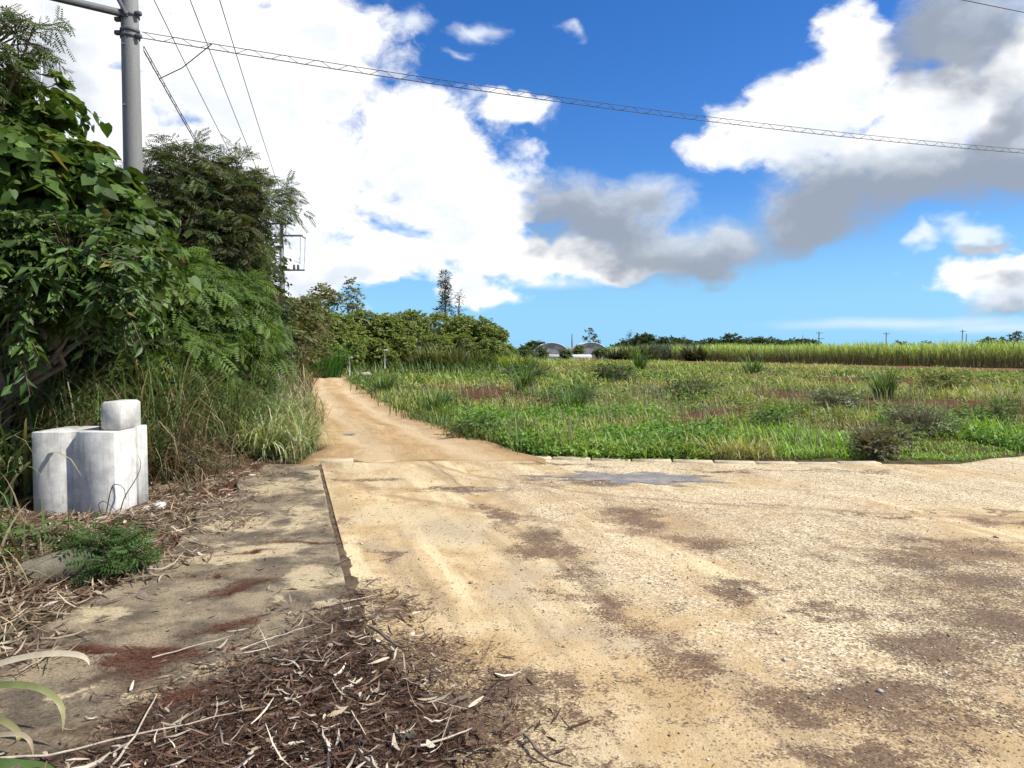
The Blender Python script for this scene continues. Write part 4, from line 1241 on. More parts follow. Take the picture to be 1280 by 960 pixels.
def build_verge():
    r = np.random.default_rng(88)
    # pale arching grass left of the track mouth
    g = MB()
    def put(n, x0, x1, y0, y1, keep, L, W, lean, bend, pal, nseg=5, dz=0.0, dark=.6):
        x, y = scatter(n, x0, x1, y0, y1, keep, r)
        n = len(x)
        if n == 0: return
        pal = np.asarray(pal, float)
        c = pal[r.integers(0, len(pal), n)] * (1 + (r.random((n, 1)) - .5) * .6)
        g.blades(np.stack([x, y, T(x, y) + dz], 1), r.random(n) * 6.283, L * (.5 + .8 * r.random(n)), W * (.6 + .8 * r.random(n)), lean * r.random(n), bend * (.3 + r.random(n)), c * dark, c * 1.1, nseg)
    PALE = [(.52, .48, .26), (.42, .44, .19), (.27, .34, .10), (.20, .29, .075), (.62, .56, .34)]
    GREEN = [(.09, .165, .04), (.13, .215, .05), (.08, .13, .035), (.18, .22, .08)]
    DRY = [(.26, .19, .10), (.20, .14, .075), (.34, .27, .15), (.15, .11, .06), (.12, .14, .05)]
    ll = lambda a, b: left_line(b) - a
    put(3600, -5.2, -2.6, 10.7, 14.5, lambda a, b: (ll(a, b) > .05 + .25 * r.random(len(a))) & (ll(a, b) < 1.7), .72, .024, .6, 2.3, PALE + GREEN, dark=.75)
    put(2500, -6.2, -3.2, 11.4, 16, lambda a, b: (ll(a, b) > .7) & (ll(a, b) < 3.2), .75, .020, .5, 1.8, GREEN)
    put(4200, -9, -4, 14, 30, lambda a, b: (ll(a, b) > -.25 * r.random(len(a))) & (ll(a, b) < 1.5), .62, .022, .7, 1.9, PALE + DRY + GREEN, 4)
    put(2600, -17, -6, 26, 60, lambda a, b: (ll(a, b) > -.1) & (ll(a, b) < 2.6), 1.3, .045, .7, 1.5, DRY + PALE[:2], 3)
    put(1200, -12, -5, 22, 45, lambda a, b: (ll(a, b) > .6) & (ll(a, b) < 3), 1.9, .045, .4, 1.2, DRY + GREEN[:2], 3)
    # thicket behind the concrete block, half dead and hanging
    put(3600, -8.0, -3.9, 8.5, 11.2, lambda a, b: (ll(a, b) > .9) & ~((a > -4.95) & (b < 8.7)), 1.6, .020, .35, 2.3, DRY[:3] + GREEN + GREEN, 6)
    put(900, -6.4, -3.9, 8.7, 10.0, lambda a, b: (ll(a, b) > .5), 1.15, .018, .8, 2.4, DRY, 6)
    # green cane-like blades left of the block
    put(520, -6.4, -4.85, 6.3, 8.0, lambda a, b: ll(a, b) > .6, 1.15, .035, .5, 1.9, [(.10, .17, .05), (.14, .20, .08), (.075, .13, .04), (.30, .28, .14)], 6)
    put(500, -5.6, -3.6, 4.2, 6.4, lambda a, b: ll(a, b) > .75, .5, .020, .9, 1.8, DRY + GREEN[:1], 5)
    put(420, -5.2, -2.9, 3.0, 5.2, lambda a, b: ll(a, b) > .35, .6, .016, 1.1, 1.6, [(.42, .34, .19), (.30, .22, .12), (.22, .15, .08)], 5)
    put(900, -4.9, -3.2, 7.9, 10.6, lambda a, b: (ll(a, b) > .35) & ~((a < -3.7) & (b < 8.8)), .42, .014, .9, 2.0, DRY, 5)
    # right hand verge of the track
    put(5200, -4, 0.2, 11.2, 18, lambda a, b: (a - track_x('R', b) > -.30 * r.random(len(a)) ** 2) & (a - track_x('R', b) < 1.1), .34, .014, .6, 1.0, GREEN + GREEN + PALE[1:4], 4)
    put(6000, -13, -1, 17, 52, lambda a, b: (a - track_x('R', b) > -.4 * r.random(len(a)) ** 2) & (a - track_x('R', b) < 2.2), .50, .030, .6, .9, [(.10, .18, .04), (.13, .20, .05), (.08, .14, .03), (.2, .22, .08)], 3)
    put(2600, -20, 2, 44, 70, lambda a, b: (a - track_x('R', b) > 0) & (a < 3), 1.0, .07, .5, 1.2, [(.10, .19, .035), (.13, .20, .05), (.08, .14, .03)], 3)
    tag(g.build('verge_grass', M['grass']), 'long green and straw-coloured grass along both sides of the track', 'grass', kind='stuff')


def build_cane():
    r = np.random.default_rng(99)
    g = MB()
    t = unit((CANE_A - CANE_B)[:2]); nrm = np.array([t[1], -t[0]])
    if nrm[1] < 0: nrm = -nrm
    for n, d0, d1, blen, wid in ((11000, 0, 4, 1.5, .085), (9000, 4, 26, 1.5, .12), (5000, 26, 110, 1.6, .2)):
        a = r.uniform(-26, np.linalg.norm((CANE_A - CANE_B)[:2]) + (0 if d1 < 10 else 10), n)
        d = d0 + (d1 - d0) * r.random(n) ** 1.3
        if d1 > 20: a = r.uniform(-60, 130, n)
        x = CANE_B[0] + t[0] * a + nrm[0] * d; y = CANE_B[1] + t[1] * a + nrm[1] * d
        H = 1.75 + .9 * fbm(x * .22, y * .22, 200, 3) + .7 * (r.random(n) - .5)
        rows = .68 + .32 * (np.abs(((a + d * .2) / 1.35) % 1 - .5) < .33)
        low = np.where(d < 3, r.random(n) * .75, .45 + .3 * r.random(n))
        z0 = H * low
        k = (1 + (r.random((n, 1)) - .5) * .6) * rows[:, None]
        c = np.array([.42, .54, .14]) * k
        br = (low < .3)[:, None]
        c = np.where(br, np.array([.33, .29, .13]) * k, c)
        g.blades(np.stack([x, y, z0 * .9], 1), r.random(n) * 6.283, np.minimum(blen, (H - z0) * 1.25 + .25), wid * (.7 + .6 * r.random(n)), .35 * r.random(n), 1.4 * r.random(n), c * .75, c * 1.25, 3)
    # stalks along the near face
    n = 5200
    a = r.uniform(-26, np.linalg.norm((CANE_A - CANE_B)[:2]), n); d = r.random(n) * 3.0
    x = CANE_B[0] + t[0] * a + nrm[0] * d; y = CANE_B[1] + t[1] * a + nrm[1] * d
    c = np.array([.24, .24, .11]) * (1 + (r.random((n, 1)) - .5) * .6)
    g.blades(np.stack([x, y, np.zeros(n) - .05], 1), r.random(n) * 6.283, 1.7 + .5 * r.random(n), .05, .12 * r.random(n), .15 * r.random(n), c * .7, c, 2)
    tag(g.build('sugar_cane', M['grass']), 'standing field of light green sugar cane on the right', 'cane', kind='stuff')
    # grey-green stand of older cane left of it
    g = MB()
    n = 5200
    x0, x1 = foot(812, 122)[0], foot(880, 118)[0]
    x = r.uniform(x0, x1 + 1, n); y = 122 + r.random(n) * 14 - (x - x0) * .3
    z0 = 1.7 * r.random(n)
    c = np.array([.115, .145, .075]) * (1 + (r.random((n, 1)) - .5) * .6)
    g.blades(np.stack([x, y, z0], 1), r.random(n) * 6.283, 1.2, .11, .4 * r.random(n), 1.3 * r.random(n), c * .7, c * 1.2, 3)
    tag(g.build('grey_green_cane', M['grass']), 'grey-green stand of cane between the clumps and the cane field', 'cane', kind='stuff')


build_field()
build_verge()
build_cane()


# ------------------------------------------------------------------ single plants of the field
def leafy_bush(name, label, px, py, w_, h_, seed, cols, n=150, lpt=8, leaf=.07, tmpl='lance', wr=.45, cat='plant', group=None, mat='broad', stalk=None):
    p = gp(px, py)
    f = (p[0], p[1], gz(p[0], p[1]))
    cl = [(f[0], f[1], f[2] + h_ * .5, w_ * .42, w_ * .42, h_ * .40)]
    r = np.random.default_rng(seed)
    for k in range(4):
        a = r.random() * 6.28
        cl.append((f[0] + math.cos(a) * w_ * .28, f[1] + math.sin(a) * w_ * .28, f[2] + h_ * r.uniform(.35, .7), w_ * .25, w_ * .25, h_ * .26))
    root = tree(name, label, cat, f, cl, M[mat], n, h_ * .55, lpt, tmpl, leaf, wr, cols, seed, r0=.012, crown_name='foliage', wr=.003, droop=.2, group=group, inner=.2)
    if stalk:
        s = MB()
        m = stalk[0]
        a = r.random(m) * 6.283; q = w_ * .45 * np.sqrt(r.random(m))
        s.blades(np.stack([np.cos(a) * q, np.sin(a) * q, h_ * .45 + 0 * q], 1), a, h_ * .8 * (.5 + .6 * r.random(m)), .02 + 0 * a, .8 * r.random(m), .5 * r.random(m), stalk[1], stalk[2], 3)
        s.build('seed_stalks', M['dry'], root)['kind'] = 'stuff'
    return root


BG = [(.115, .22, .04), (.09, .175, .034), (.14, .25, .05)]
leafy_bush('weed_bush', 'weedy bush with brown seed stalks at the right front of the field', 1100, 562, .95, .42, 401, [(.18, .23, .075), (.20, .26, .075), (.19, .17, .08)], 260, 8, .06, stalk=(150, (.15, .12, .07), (.34, .26, .19)))
leafy_bush('weed_bush', 'grey-green weedy bush behind the brown-stalked bush', 1145, 545, 1.3, .52, 402, [(.16, .20, .09), (.17, .22, .085)], 220, 8, .07, stalk=(130, (.16, .14, .08), (.38, .31, .25)))
leafy_bush('dark_grass_heap', 'dark matted heap at the foot of the brown-stalked bush', 1093, 571, .6, .30, 403, [(.10, .095, .04), (.14, .125, .055)], 160, 8, .07)
leafy_bush('leafy_plant', 'bright leafy plant standing alone in the middle of the field', 968, 540, .75, .45, 404, BG, 120, 8, .085)
leafy_bush('leafy_plant', 'grey-leaved plant beyond the bare red soil on the right', 1045, 518, 1.5, .55, 405, [(.17, .21, .11), (.15, .18, .09)], 170, 7, .10)
leafy_bush('leafy_plant', 'dark leafy plant in the field behind the leaf carpet at centre', 700, 515, 1.8, .60, 406, [(.09, .16, .04), (.075, .13, .035)], 220, 7, .10)
leafy_bush('leafy_plant', 'low dark plant left of the long bright grass tuft', 655, 478, 2.4, .8, 407, [(.09, .15, .04), (.075, .125, .035)], 220, 7, .16)
leafy_bush('leafy_plant', 'small upright green plant on bare soil at the right edge', 1215, 535, .7, .40, 408, BG, 70, 7, .09)
leafy_bush('leafy_plant', 'second small upright plant near the right edge', 1255, 528, .7, .45, 409, BG, 70, 7, .09)
leafy_bush('leafy_plant', 'dark bush far out in the field below the greenhouses', 770, 478, 2.2, .8, 410, [(.085, .13, .04), (.10, .145, .045)], 180, 7, .17)
leafy_bush('leafy_plant', 'broad dark clump in the field left of the bare soil', 860, 500, 1.8, .55, 411, [(.09, .15, .04), (.11, .16, .045)], 180, 7, .12)
leafy_bush('leafy_plant', 'yellowish low plant in front of the ploughed strip', 1180, 490, 3.0, .7, 412, [(.22, .24, .06), (.18, .21, .055)], 220, 7, .15)
leafy_bush('leafy_plant', 'clump of bright weeds beside the kerb where the track begins', 590, 545, 1.0, .42, 413, BG, 130, 8, .07)
leafy_bush('fern_weed', 'dark green feathery weed on the litter in front of the concrete block', 140, 712, .50, .25, 414, [(.062, .115, .028), (.08, .14, .034)], 95, 5, .13, 'frond', .9, mat='fern')
leafy_bush('fern_weed', 'small yellow-green weed at the left edge below the block', 15, 700, .5, .3, 415, [(.10, .16, .04)], 50, 6, .07)
leafy_bush('fern_weed', 'thin straggly weed standing between the block and the pale grass', 238, 600, .28, .42, 416, [(.12, .13, .05), (.16, .14, .07)], 40, 6, .06)
for i, (px, py, L, n, lb) in enumerate([(715, 522, 1.0, 120, 'long bright green grass tuft in the middle of the field'), (655, 492, 1.3, 120, 'tall grass tuft at the left of the field'), (800, 462, 2.2, 90, 'dark tall grass tuft in front of the broad-leaved clumps'),
                                        (1105, 500, 1.2, 110, 'spiky grass tuft right of the grey-leaved plant'), (480, 492, .9, 130, 'bright grass tuft on the right verge of the track'), (545, 520, .8, 120, 'grass tuft leaning over the right verge of the track'), (940, 470, 1.8, 80, 'tall tuft alone before the ploughed strip')]):
    p = gp(px, py)
    blade_clump('grass_tuft', lb, 'grass', (p[0], p[1], gz(p[0], p[1])), n, L, .022 + .0007 * p[1], .5, 1.3, (.05, .10, .02), (.14, .24, .05), 430 + i, .15 + L * .12, 5, 'grass tufts in the field')

for i, (px, py, L, n, lb) in enumerate([(330, 572, .95, 190, 'largest pale arching grass clump at the mouth of the track, above the apron'), (372, 556, .75, 130, 'pale grass clump nearest the left edge of the track'), (285, 556, .95, 140, 'pale arching grass clump behind the fallen branches'), (350, 535, 1.0, 140, 'pale arching grass clump behind the largest one on the left verge'),
                                        (378, 515, .9, 120, 'pale grass clump further up the left edge of the track'), (225, 545, .8, 90, 'dry arching grass clump just right of the stepped block')]):
    p = gp(px, py)
    blade_clump('arching_grass', lb, 'grass', (p[0], p[1], gz(p[0], p[1])), n, L * .85, .024, .7, 2.6, (.20, .27, .08), (.56, .55, .30) if i != 5 else (.42, .34, .2), 460 + i, .22, 6, 'arching grass clumps on the left verge')

# ------------------------------------------------------------------ concrete block and bits on the verge
BX, BY = gp(42, 644)[0], 7.3
p0, p1 = gp(42, 646), gp(145, 642)
FRONT_Y = float(p1[1]); XL, XR = float(p0[0]) * FRONT_Y / float(p0[1]), float(p1[0])
WB, DB, HB = XR - XL, 0.62, 0.80
blk = thing('concrete_block', 'stepped pale concrete block with a grooved front, standing in the litter', 'block', ((XL + XR) / 2, FRONT_Y + DB / 2, 0.0))


def grooved(mb, w, d, h, z0, gx, gw, gd, seed, bev=.012):
    """block with a half-round vertical groove cut in the front face"""
    r = np.random.default_rng(seed)
    a = np.linspace(math.pi, 2 * math.pi, 9)
    out = [(-w / 2, -d / 2 + bev), (-w / 2 + bev, -d / 2)]
    out += [(gx - gw / 2, -d / 2), (gx - gw / 2 + .035, -d / 2 + gd), (gx + gw / 2 - .05, -d / 2 + gd * 1.05), (gx + gw / 2, -d / 2)]
    out += [(w / 2 - bev, -d / 2), (w / 2, -d / 2 + bev), (w / 2, d / 2), (-w / 2, d / 2)]
    out = np.array(out); n = len(out)
    levels = [(z0, 1.0), (z0 + h - bev, 1.0), (z0 + h, 1 - 2 * bev / w)]
    v = []
    for z, s in levels:
        q = out * s
        v += [(a_, b_, z + (r.random() - .5) * .006) for a_, b_ in q]
    f = [[k * n + i, k * n + (i + 1) % n, (k + 1) * n + (i + 1) % n, (k + 1) * n + i] for k in range(2) for i in range(n)]
    mb.add(v, f)
    b0 = mb.n - n
    mb.f.append(np.array([[b0 + i for i in range(n)]]))
    return mb


grooved(MB(), WB, DB, HB + .1, -.1, -WB * .02, .165, .075, 3, .006).build('base_block', M['block'], blk)
ub = MB().box((WB / 2 - .108, .04, HB + .143), (.205, .42, .288), 0, None, .022)
ub = ub.build('upper_block', M['block'], blk)
MB().box((WB / 2 - .02, .20, .40), (.09, .20, .83), 0, None, .006).build('side_rib', M['block'], blk)
for dx in (-.022, .022):
    MB().tube(np.array([[WB * .18 + dx, -.05, HB - .03], [WB * .18 + dx, -.05, HB + .06], [WB * .18 + dx * 1.3, -.052, HB + .115]]), .006, 6).build('rebar', M['rust'], blk)
# vine tendrils over its corner
for i, (pts, lb) in enumerate([([(150, 640), (155, 620), (170, 600), (178, 580), (172, 568)], 'dark dry tendril curling up the bright side of the concrete block'),
                               ([(132, 612), (140, 603), (155, 608), (158, 625)], 'thin looping tendril in front of the concrete block corner'),
                               ([(128, 645), (122, 630), (130, 625), (150, 642)], 'small curled tendril at the foot of the concrete block')]):
    q = np.array([at(a, b_, FRONT_Y - .05 - .02 * i) for a, b_ in pts])
    q[0, 2] = min(q[0, 2], .02)
    tt_ = np.linspace(0, len(q) - 1, 25)
    q = np.stack([np.interp(tt_, np.arange(len(q)), q[:, k_]) for k_ in range(3)], 1)
    for _ in range(10): q[1:-1] = (q[:-2] + 2 * q[1:-1] + q[2:]) / 4
    tag(MB().tube(q, np.linspace(.006, .002, 25), 5, (.03, .025, .02)).build('vine_tendril', M['wire'], smooth=True), lb, 'vine', 'tendrils over the concrete block')

p = gp(212, 592)
tag(MB().box((p[0], p[1] + .15, .10), (.62, .28, .26), -.06, None, .015).build('kerb_stub', M['oldconc']), 'short low concrete wall end just right of the stepped block', 'wall')
st = MB()
pa, pb = gp(40, 728), gp(100, 722)
st.tube(np.array([[pa[0] - .1, pa[1] + .05, .02], [pa[0] + .12, pa[1] + .08, .07], [pb[0] - .05, pb[1] + .05, .09], [pb[0] + .05, pb[1] + .06, .08]]), [.10, .115, .12, .10], 10)
tag(st.build('broken_pipe', M['mossconc'], smooth=True), 'half-buried piece of rounded concrete at the left below the stepped block', 'concrete')
for i, (px, py, s, lb) in enumerate([(200, 635, .07, 'pale broken stone lying right of the stepped block'), (183, 637, .04, 'small pale chip touching the stepped block'), (1000, 500, .0, '')][:2]):
    p = gp(px, py)
    r = np.random.default_rng(500 + i)
    a = np.arange(7) / 7 * 6.283
    v = [(math.cos(q) * s * (.7 + .5 * r.random()), math.sin(q) * s * (.7 + .5 * r.random()), z) for z in (-.01, s * .55) for q in a] + [(0, 0, s * .8)]
    f4 = [[k, (k + 1) % 7, 7 + (k + 1) % 7, 7 + k] for k in range(7)]
    mb = MB().add(np.array(v), f4); mb.f.append(np.array([[7 + k, 7 + (k + 1) % 7, 14] for k in range(7)]))
    o = tag(mb.build('broken_stone', M['block']), lb, 'stone')
    o.location = (p[0], p[1], max(0, gz(p[0], p[1])))


# ------------------------------------------------------------------ litter
def poly_mask(poly):
    P = np.array([gp(a, b_)[:2] for a, b_ in poly])
    def inside(x, y):
        c = np.zeros(x.shape, bool)
        j = len(P) - 1
        for i in range(len(P)):
            xi, yi, xj, yj = *P[i], *P[j]
            c ^= ((yi > y) != (yj > y)) & (x < (xj - xi) * (y - yi) / (yj - yi + 1e-12) + xi)
            j = i
        return c
    return inside, P


def surface(x, y):
    """top of whatever paving or earth lies here"""
    paved = (x > apron_left(y)) & (y < far_edge(x))
    return np.where(paved, und(x, y) + .012, np.maximum(T(x, y), -.02))


PILE = [(20, 960), (120, 915), (210, 870), (300, 825), (370, 790), (420, 755), (455, 735), (500, 740), (515, 770), (500, 790), (560, 800), (600, 838), (640, 870), (655, 910), (645, 970), (700, 1100), (-300, 1150), (-120, 1000)]
pile_in, pile_P = poly_mask(PILE)


def pile_height(x, y):
    """soft mound: distance inside the outline, capped"""
    d = np.full(x.shape, 9.0)
    n = len(pile_P)
    for i in range(n):
        a, b_ = pile_P[i], pile_P[(i + 1) % n]
        ab = b_ - a
        t = np.clip(((x - a[0]) * ab[0] + (y - a[1]) * ab[1]) / (ab @ ab), 0, 1)
        d = np.minimum(d, np.hypot(x - a[0] - ab[0] * t, y - a[1] - ab[1] * t))
    d = np.where(pile_in(x, y), d, -d) + (fbm(x * 4, y * 4, 300, 4) - .5) * .55
    return sst(d, -.02, .5) * (.014 + .016 * fbm(x * 3, y * 3, 310, 2)) + np.where(d > -.02, .004, -.03), d


def build_pile():
    xs = np.arange(-3.2, .35, .022); ys = np.arange(1.2, 6.0, .022)
    X, Y = np.meshgrid(xs, ys)
    h, d = pile_height(X, Y)
    h = h * sst(d, .12, .35) - .01 * (1 - sst(d, .12, .3))
    Z = und(X, Y) + .006 + h + (fbm(X * 14, Y * 14, 320, 3) - .5) * .02 * sst(d, 0, .1)
    F = grid_faces(len(xs), len(ys))
    right = sst(X + .55 * (Y - 3), -.60, .0)
    Z = und(X, Y) + .006 + (Z - und(X, Y) - .006) * (1 - .6 * right)
    keep = ((d - right * .25 - .20).ravel()[F] > -.05).any(1)
    n = fbm(X * 6, Y * 6, 330, 3)[..., None]
    C = np.array([.042, .024, .014]) * (1 - n) + np.array([.115, .066, .040]) * n
    used = np.unique(F[keep]); remap = -np.ones(X.size, int); remap[used] = np.arange(len(used))
    MB().add(np.stack([X, Y, Z], -1).reshape(-1, 3)[used], remap[F[keep]], C.reshape(-1, 3)[used]).build('mulch', M['mulch'], smooth=True)['kind'] = 'stuff'


def strips(mb, x, y, z, L, W, cols, r, tilt=.35, curl=.5, nseg=3, head=None):
    """fallen leaves and stalks: flat strips lying at random, some curled up"""
    n = len(x)
    h = r.random(n) * 6.283 if head is None else head
    cols = np.asarray(cols, float)
    c = cols[r.integers(0, len(cols), n)] * (1 + (r.random((n, 1)) - .5) * .5)
    el = np.abs(r.normal(size=n)) * tilt * .5
    dirv = np.stack([np.cos(h) * np.cos(el), np.sin(h) * np.cos(el), np.sin(el)], 1)
    roll = r.normal(size=n) * tilt * 1.6
    sx = np.stack([-np.sin(h), np.cos(h), 0 * h], 1)
    up = np.cross(dirv, sx)
    side = sx * np.cos(roll)[:, None] + up * np.sin(roll)[:, None]
    nor = np.cross(dirv, side)
    k = (r.random(n) - .4) * curl
    bend = r.normal(size=n) * .22
    V, C = [], []
    for i in range(nseg + 1):
        t = i / nseg
        wv = W * (math.sin(math.pi * min(.96, max(.06, .1 + .85 * t))) ** .7)
        q = np.stack([x, y, z], 1) + dirv * (L * (t - .5))[:, None] + up * (k * L * (2 * t - 1) ** 2 * .5 * (1 + 0 * L))[:, None] + sx * (bend * L * (t - .5) ** 2)[:, None]
        V += [q - side * wv[:, None] / 2, q + side * wv[:, None] / 2]
        C += [c, c]
    v = np.stack(V, 1)
    v[..., 2] = np.maximum(v[..., 2], (z - .006)[:, None])
    m = 2 * (nseg + 1)
    tf = np.array([[2 * i, 2 * i + 1, 2 * i + 3, 2 * i + 2] for i in range(nseg)])
    mb.add(v.reshape(-1, 3), (tf[None] + (np.arange(n) * m)[:, None, None]).reshape(-1, 4), np.stack(C, 1).reshape(-1, 3))


def build_litter():
    r = np.random.default_rng(123)
    DARK = [(.070, .036, .022), (.115, .060, .036), (.045, .025, .016), (.15, .088, .052)]
    PALEL = [(.44, .37, .27), (.58, .51, .39), (.30, .22, .14)]
    g = MB()
    # on the pile: dark rotten leaves below, pale curled ones on top
    for n, L0, W0, cols, lift, curl in ((13000, .062, .011, DARK, .004, .5), (3600, .085, .010, DARK + DARK + PALEL[2:], .010, .6), (1700, .085, .010, PALEL, .016, .7), (700, .12, .017, DARK + PALEL, .014, .6), (1500, .15, .0045, DARK + DARK + PALEL, .014, .25)):
        x = r.uniform(-3.0, .3, n * 2); y = 1.6 + 4.2 * r.random(n * 2)
        h, d = pile_height(x, y)
        core = sst(d, .0, .45)
        right = sst(x + .55 * (y - 3) , -.55, .2)                   # the right hand side is finer and darker
        k = (d > -.28) & (r.random(len(x)) < (.02 + .28 * sst(d, -.28, .05) + .7 * core) * (1 - .72 * right)); h = np.maximum(h, 0)
        x, y, h = x[k][:n], y[k][:n], h[k][:n]
        strips(g, x, y, und(x, y) + .008 + h + lift * r.random(len(x)) * 1.6, L0 * (.3 + 1.7 * r.random(len(x)) ** 2), W0 * (.3 + 1.3 * r.random(len(x)) ** 1.5), cols, r, .6, curl)
    # fine dark crumbs round the rim
    n = 80000
    x = r.uniform(-2.8, .6, n); y = 1.8 + 4.2 * r.random(n)
    h, d = pile_height(x, y)
    k = (d > -.45) & (r.random(n) < sst(d, -.45, .12) ** 2)
    x, y, h = x[k], y[k], np.maximum(h[k], 0)
    strips(g, x, y, und(x, y) + .010 + h, .022 * (.4 + r.random(len(x)) * 1.4), .0045 * (.5 + r.random(len(x))), DARK, r, .3, .3, 1)
    tag(g.build('leaf_litter', M['dry']), 'heap of rotting brown and bleached dead leaves in the left foreground', 'leaf litter', kind='stuff')
    # straw-coloured litter along the verge and round the block
    g = MB()
    for n, L0, W0, cols, lo in ((6500, .13, .011, [(.25, .18, .11), (.36, .28, .18), (.15, .10, .065), (.10, .066, .042)], -.55), (2600, .24, .008, [(.42, .34, .22), (.30, .22, .13), (.2, .14, .09)], -.45), (900, .10, .022, [(.16, .10, .07), (.45, .38, .28), (.09, .055, .04)], -.6)):
        y = 2.6 + 8.0 * r.random(n * 2); x = apron_left(y) + .9 - 3.2 * r.random(n * 2)
        e = apron_left(y) - x + (fbm(x * 1.6, y * 1.6, 340, 3) - .5) * 1.5
        k = (r.random(len(x)) < sst(e, lo, .25)) & ~((x > XL - .02) & (x < XR + .12) & (y > FRONT_Y - .02) & (y < FRONT_Y + DB))
        x, y = x[k][:n], y[k][:n]
        hd = math.atan2(1, SL * 1.0) + r.normal(size=len(x)) * 1.0
        strips(g, x, y, surface(x, y) + .008 + .03 * r.random(len(x)), L0 * (.4 + 1.1 * r.random(len(x))), W0 * (.5 + r.random(len(x))), cols, r, .45, .5, 3, hd)
    n = 900
    y = 3.0 + 7.2 * r.random(n); x = apron_left(y) + (joint_x(y) - apron_left(y)) * r.random(n) ** 1.3
    strips(g, x, y, und(x, y) + .016, .07 * (.3 + 1.5 * r.random(n) ** 2), .007 * (.4 + r.random(n)), [(.12, .08, .05), (.3, .23, .15), (.07, .045, .03)], r, .4, .5)
    tag(g.build('straw_litter', M['dry']), 'straw-coloured dead grass strewn along the left verge', 'litter', kind='stuff')
    # reddish pine needles drifted on the apron
    g = MB()
    for (px, py, rx, ry, rot, n) in [(190, 838, .22, .20, .5, 2600), (120, 815, .35, .10, .0, 1500), (270, 785, .18, .06, .3, 600), (295, 742, .22, .12, .6, 1000), (310, 690, .30, .05, .2, 600), (395, 680, .30, .035, 0, 500), (430, 655, .12, .3, .2, 300), (345, 620, .3, .4, 0, 500), (255, 725, .2, .1, .2, 350), (210, 880, .3, .08, .3, 900)]:
        c = gp(px, py)
        q = r.normal(size=(n, 2)) * .5 * np.array([rx, ry])
        x = c[0] + q[:, 0] * math.cos(rot) - q[:, 1] * math.sin(rot); y = c[1] + q[:, 0] * math.sin(rot) + q[:, 1] * math.cos(rot)
        x = x + (fbm(c[0] + x * 2.2, y * 2.2, 360, 3) - .5) * .55; y = y + (fbm(x * 2.2, y * 2.2 + 7, 370, 3) - .5) * .45
        strips(g, x, y, und(x, y) + .013 + .006 * r.random(n), .055 * (.4 + r.random(n)), .0022 + 0 * x, [(.14, .055, .030), (.10, .040, .024), (.19, .085, .045)], r, .2, .4, 2)
    tag(g.build('pine_needles', M['dry']), 'drifts of red-brown needles on the concrete apron', 'needles', kind='stuff')
    # loose stones and crumbs on the road
    ov = np.array([[1, 0, 0], [-1, 0, 0], [0, 1, 0], [0, -1, 0], [0, 0, 1], [0, 0, -.4]], float)
    of = np.array([[0, 2, 4], [2, 1, 4], [1, 3, 4], [3, 0, 4], [2, 0, 5], [1, 2, 5], [3, 1, 5], [0, 3, 5]])
    g = MB()
    n = 30000
    y = 2.2 + 8.4 * r.random(n) ** 1.3; x = -2.6 + (12) * r.random(n)
    k = (x > joint_x(y) + .05) & (y < far_edge(x) - .1) & (np.abs(x) < .75 * y + .5) & (r.random(n) < .25 + .9 * sst(x - joint_x(y), 1.2, 3.0) * sst(fbm(x * 1.1, y * 1.1, 350, 3), .35, .6))
    x, y = x[k], y[k]; n = len(x)
    s = .0028 + .0075 * r.random(n) ** 3.5 + .016 * (r.random(n) > .994) * r.random(n)
    a = r.random(n) * 6.283
    Xa = np.stack([np.cos(a), np.sin(a), 0 * a], 1); Ya = np.stack([-np.sin(a), np.cos(a), 0 * a], 1); Za = np.tile([0, 0, 1.0], (n, 1))
    pal = np.array([(.50, .42, .29), (.40, .32, .21), (.58, .52, .40), (.26, .20, .14), (.62, .58, .50)])
    sz = s[:, None] * (.6 + .8 * r.random((n, 3))) * np.array([1, 1, .7])
    g.inst(ov, of, np.stack([x, y, und(x, y) + .005 + s * .15], 1), Xa, Ya, Za, sz, pal[r.integers(0, 5, n)] * (.7 + .6 * r.random((n, 1))))
    tag(g.build('gravel', M['dry']), 'loose gravel and crumbs scattered over the sandy road', 'gravel', kind='stuff')
    # leaf scraps on the road
    g = MB()
    n = 700
    y = 2.4 + 8 * r.random(n); x = joint_x(y) + .1 + np.abs(r.normal(size=n)) * 1.5
    k = (y < far_edge(x) - .2)
    x, y = x[k], y[k]; n = len(x)
    strips(g, x, y, und(x, y) + .010, .028 * (.4 + 1.2 * r.random(n)), .006 * (.4 + r.random(n)), [(.08, .05, .035), (.14, .09, .06), (.05, .032, .022)], r, .3, .4, 2)
    tag(g.build('leaf_scraps', M['dry']), 'small dark leaf scraps scattered on the sandy road', 'leaf scraps', kind='stuff')


build_pile()
build_litter()


# sticks one can pick out
def stick(pts, rad, label, mat, z=.02, lift=0.0):
    q = []
    for i, (a, b_) in enumerate(pts):
        p = gp(a, b_)
        for _ in range(2):
            hh, _d = pile_height(np.array([p[0]]), np.array([p[1]]))
            zz = float(surface(np.array([p[0]]), np.array([p[1]]))[0]) + max(0, float(hh[0])) + z + lift * math.sin(math.pi * i / (len(pts) - 1))
            p = gp(a, b_, zz)
        q.append(p)
    q = np.array(q)
    t = np.linspace(0, 1, len(q)); tt = np.linspace(0, 1, 9)
    qq = np.stack([np.interp(tt, t, q[:, k]) for k in range(3)], 1)
    qq[1:-1] += np.random.default_rng(len(label)).normal(size=(7, 3)) * rad * .5
    rr = np.linspace(rad, rad * .45, 9)
    tag(MB().tube(qq, rr, 6).build('fallen_stick', M[mat], smooth=True), label, 'stick', 'fallen sticks')


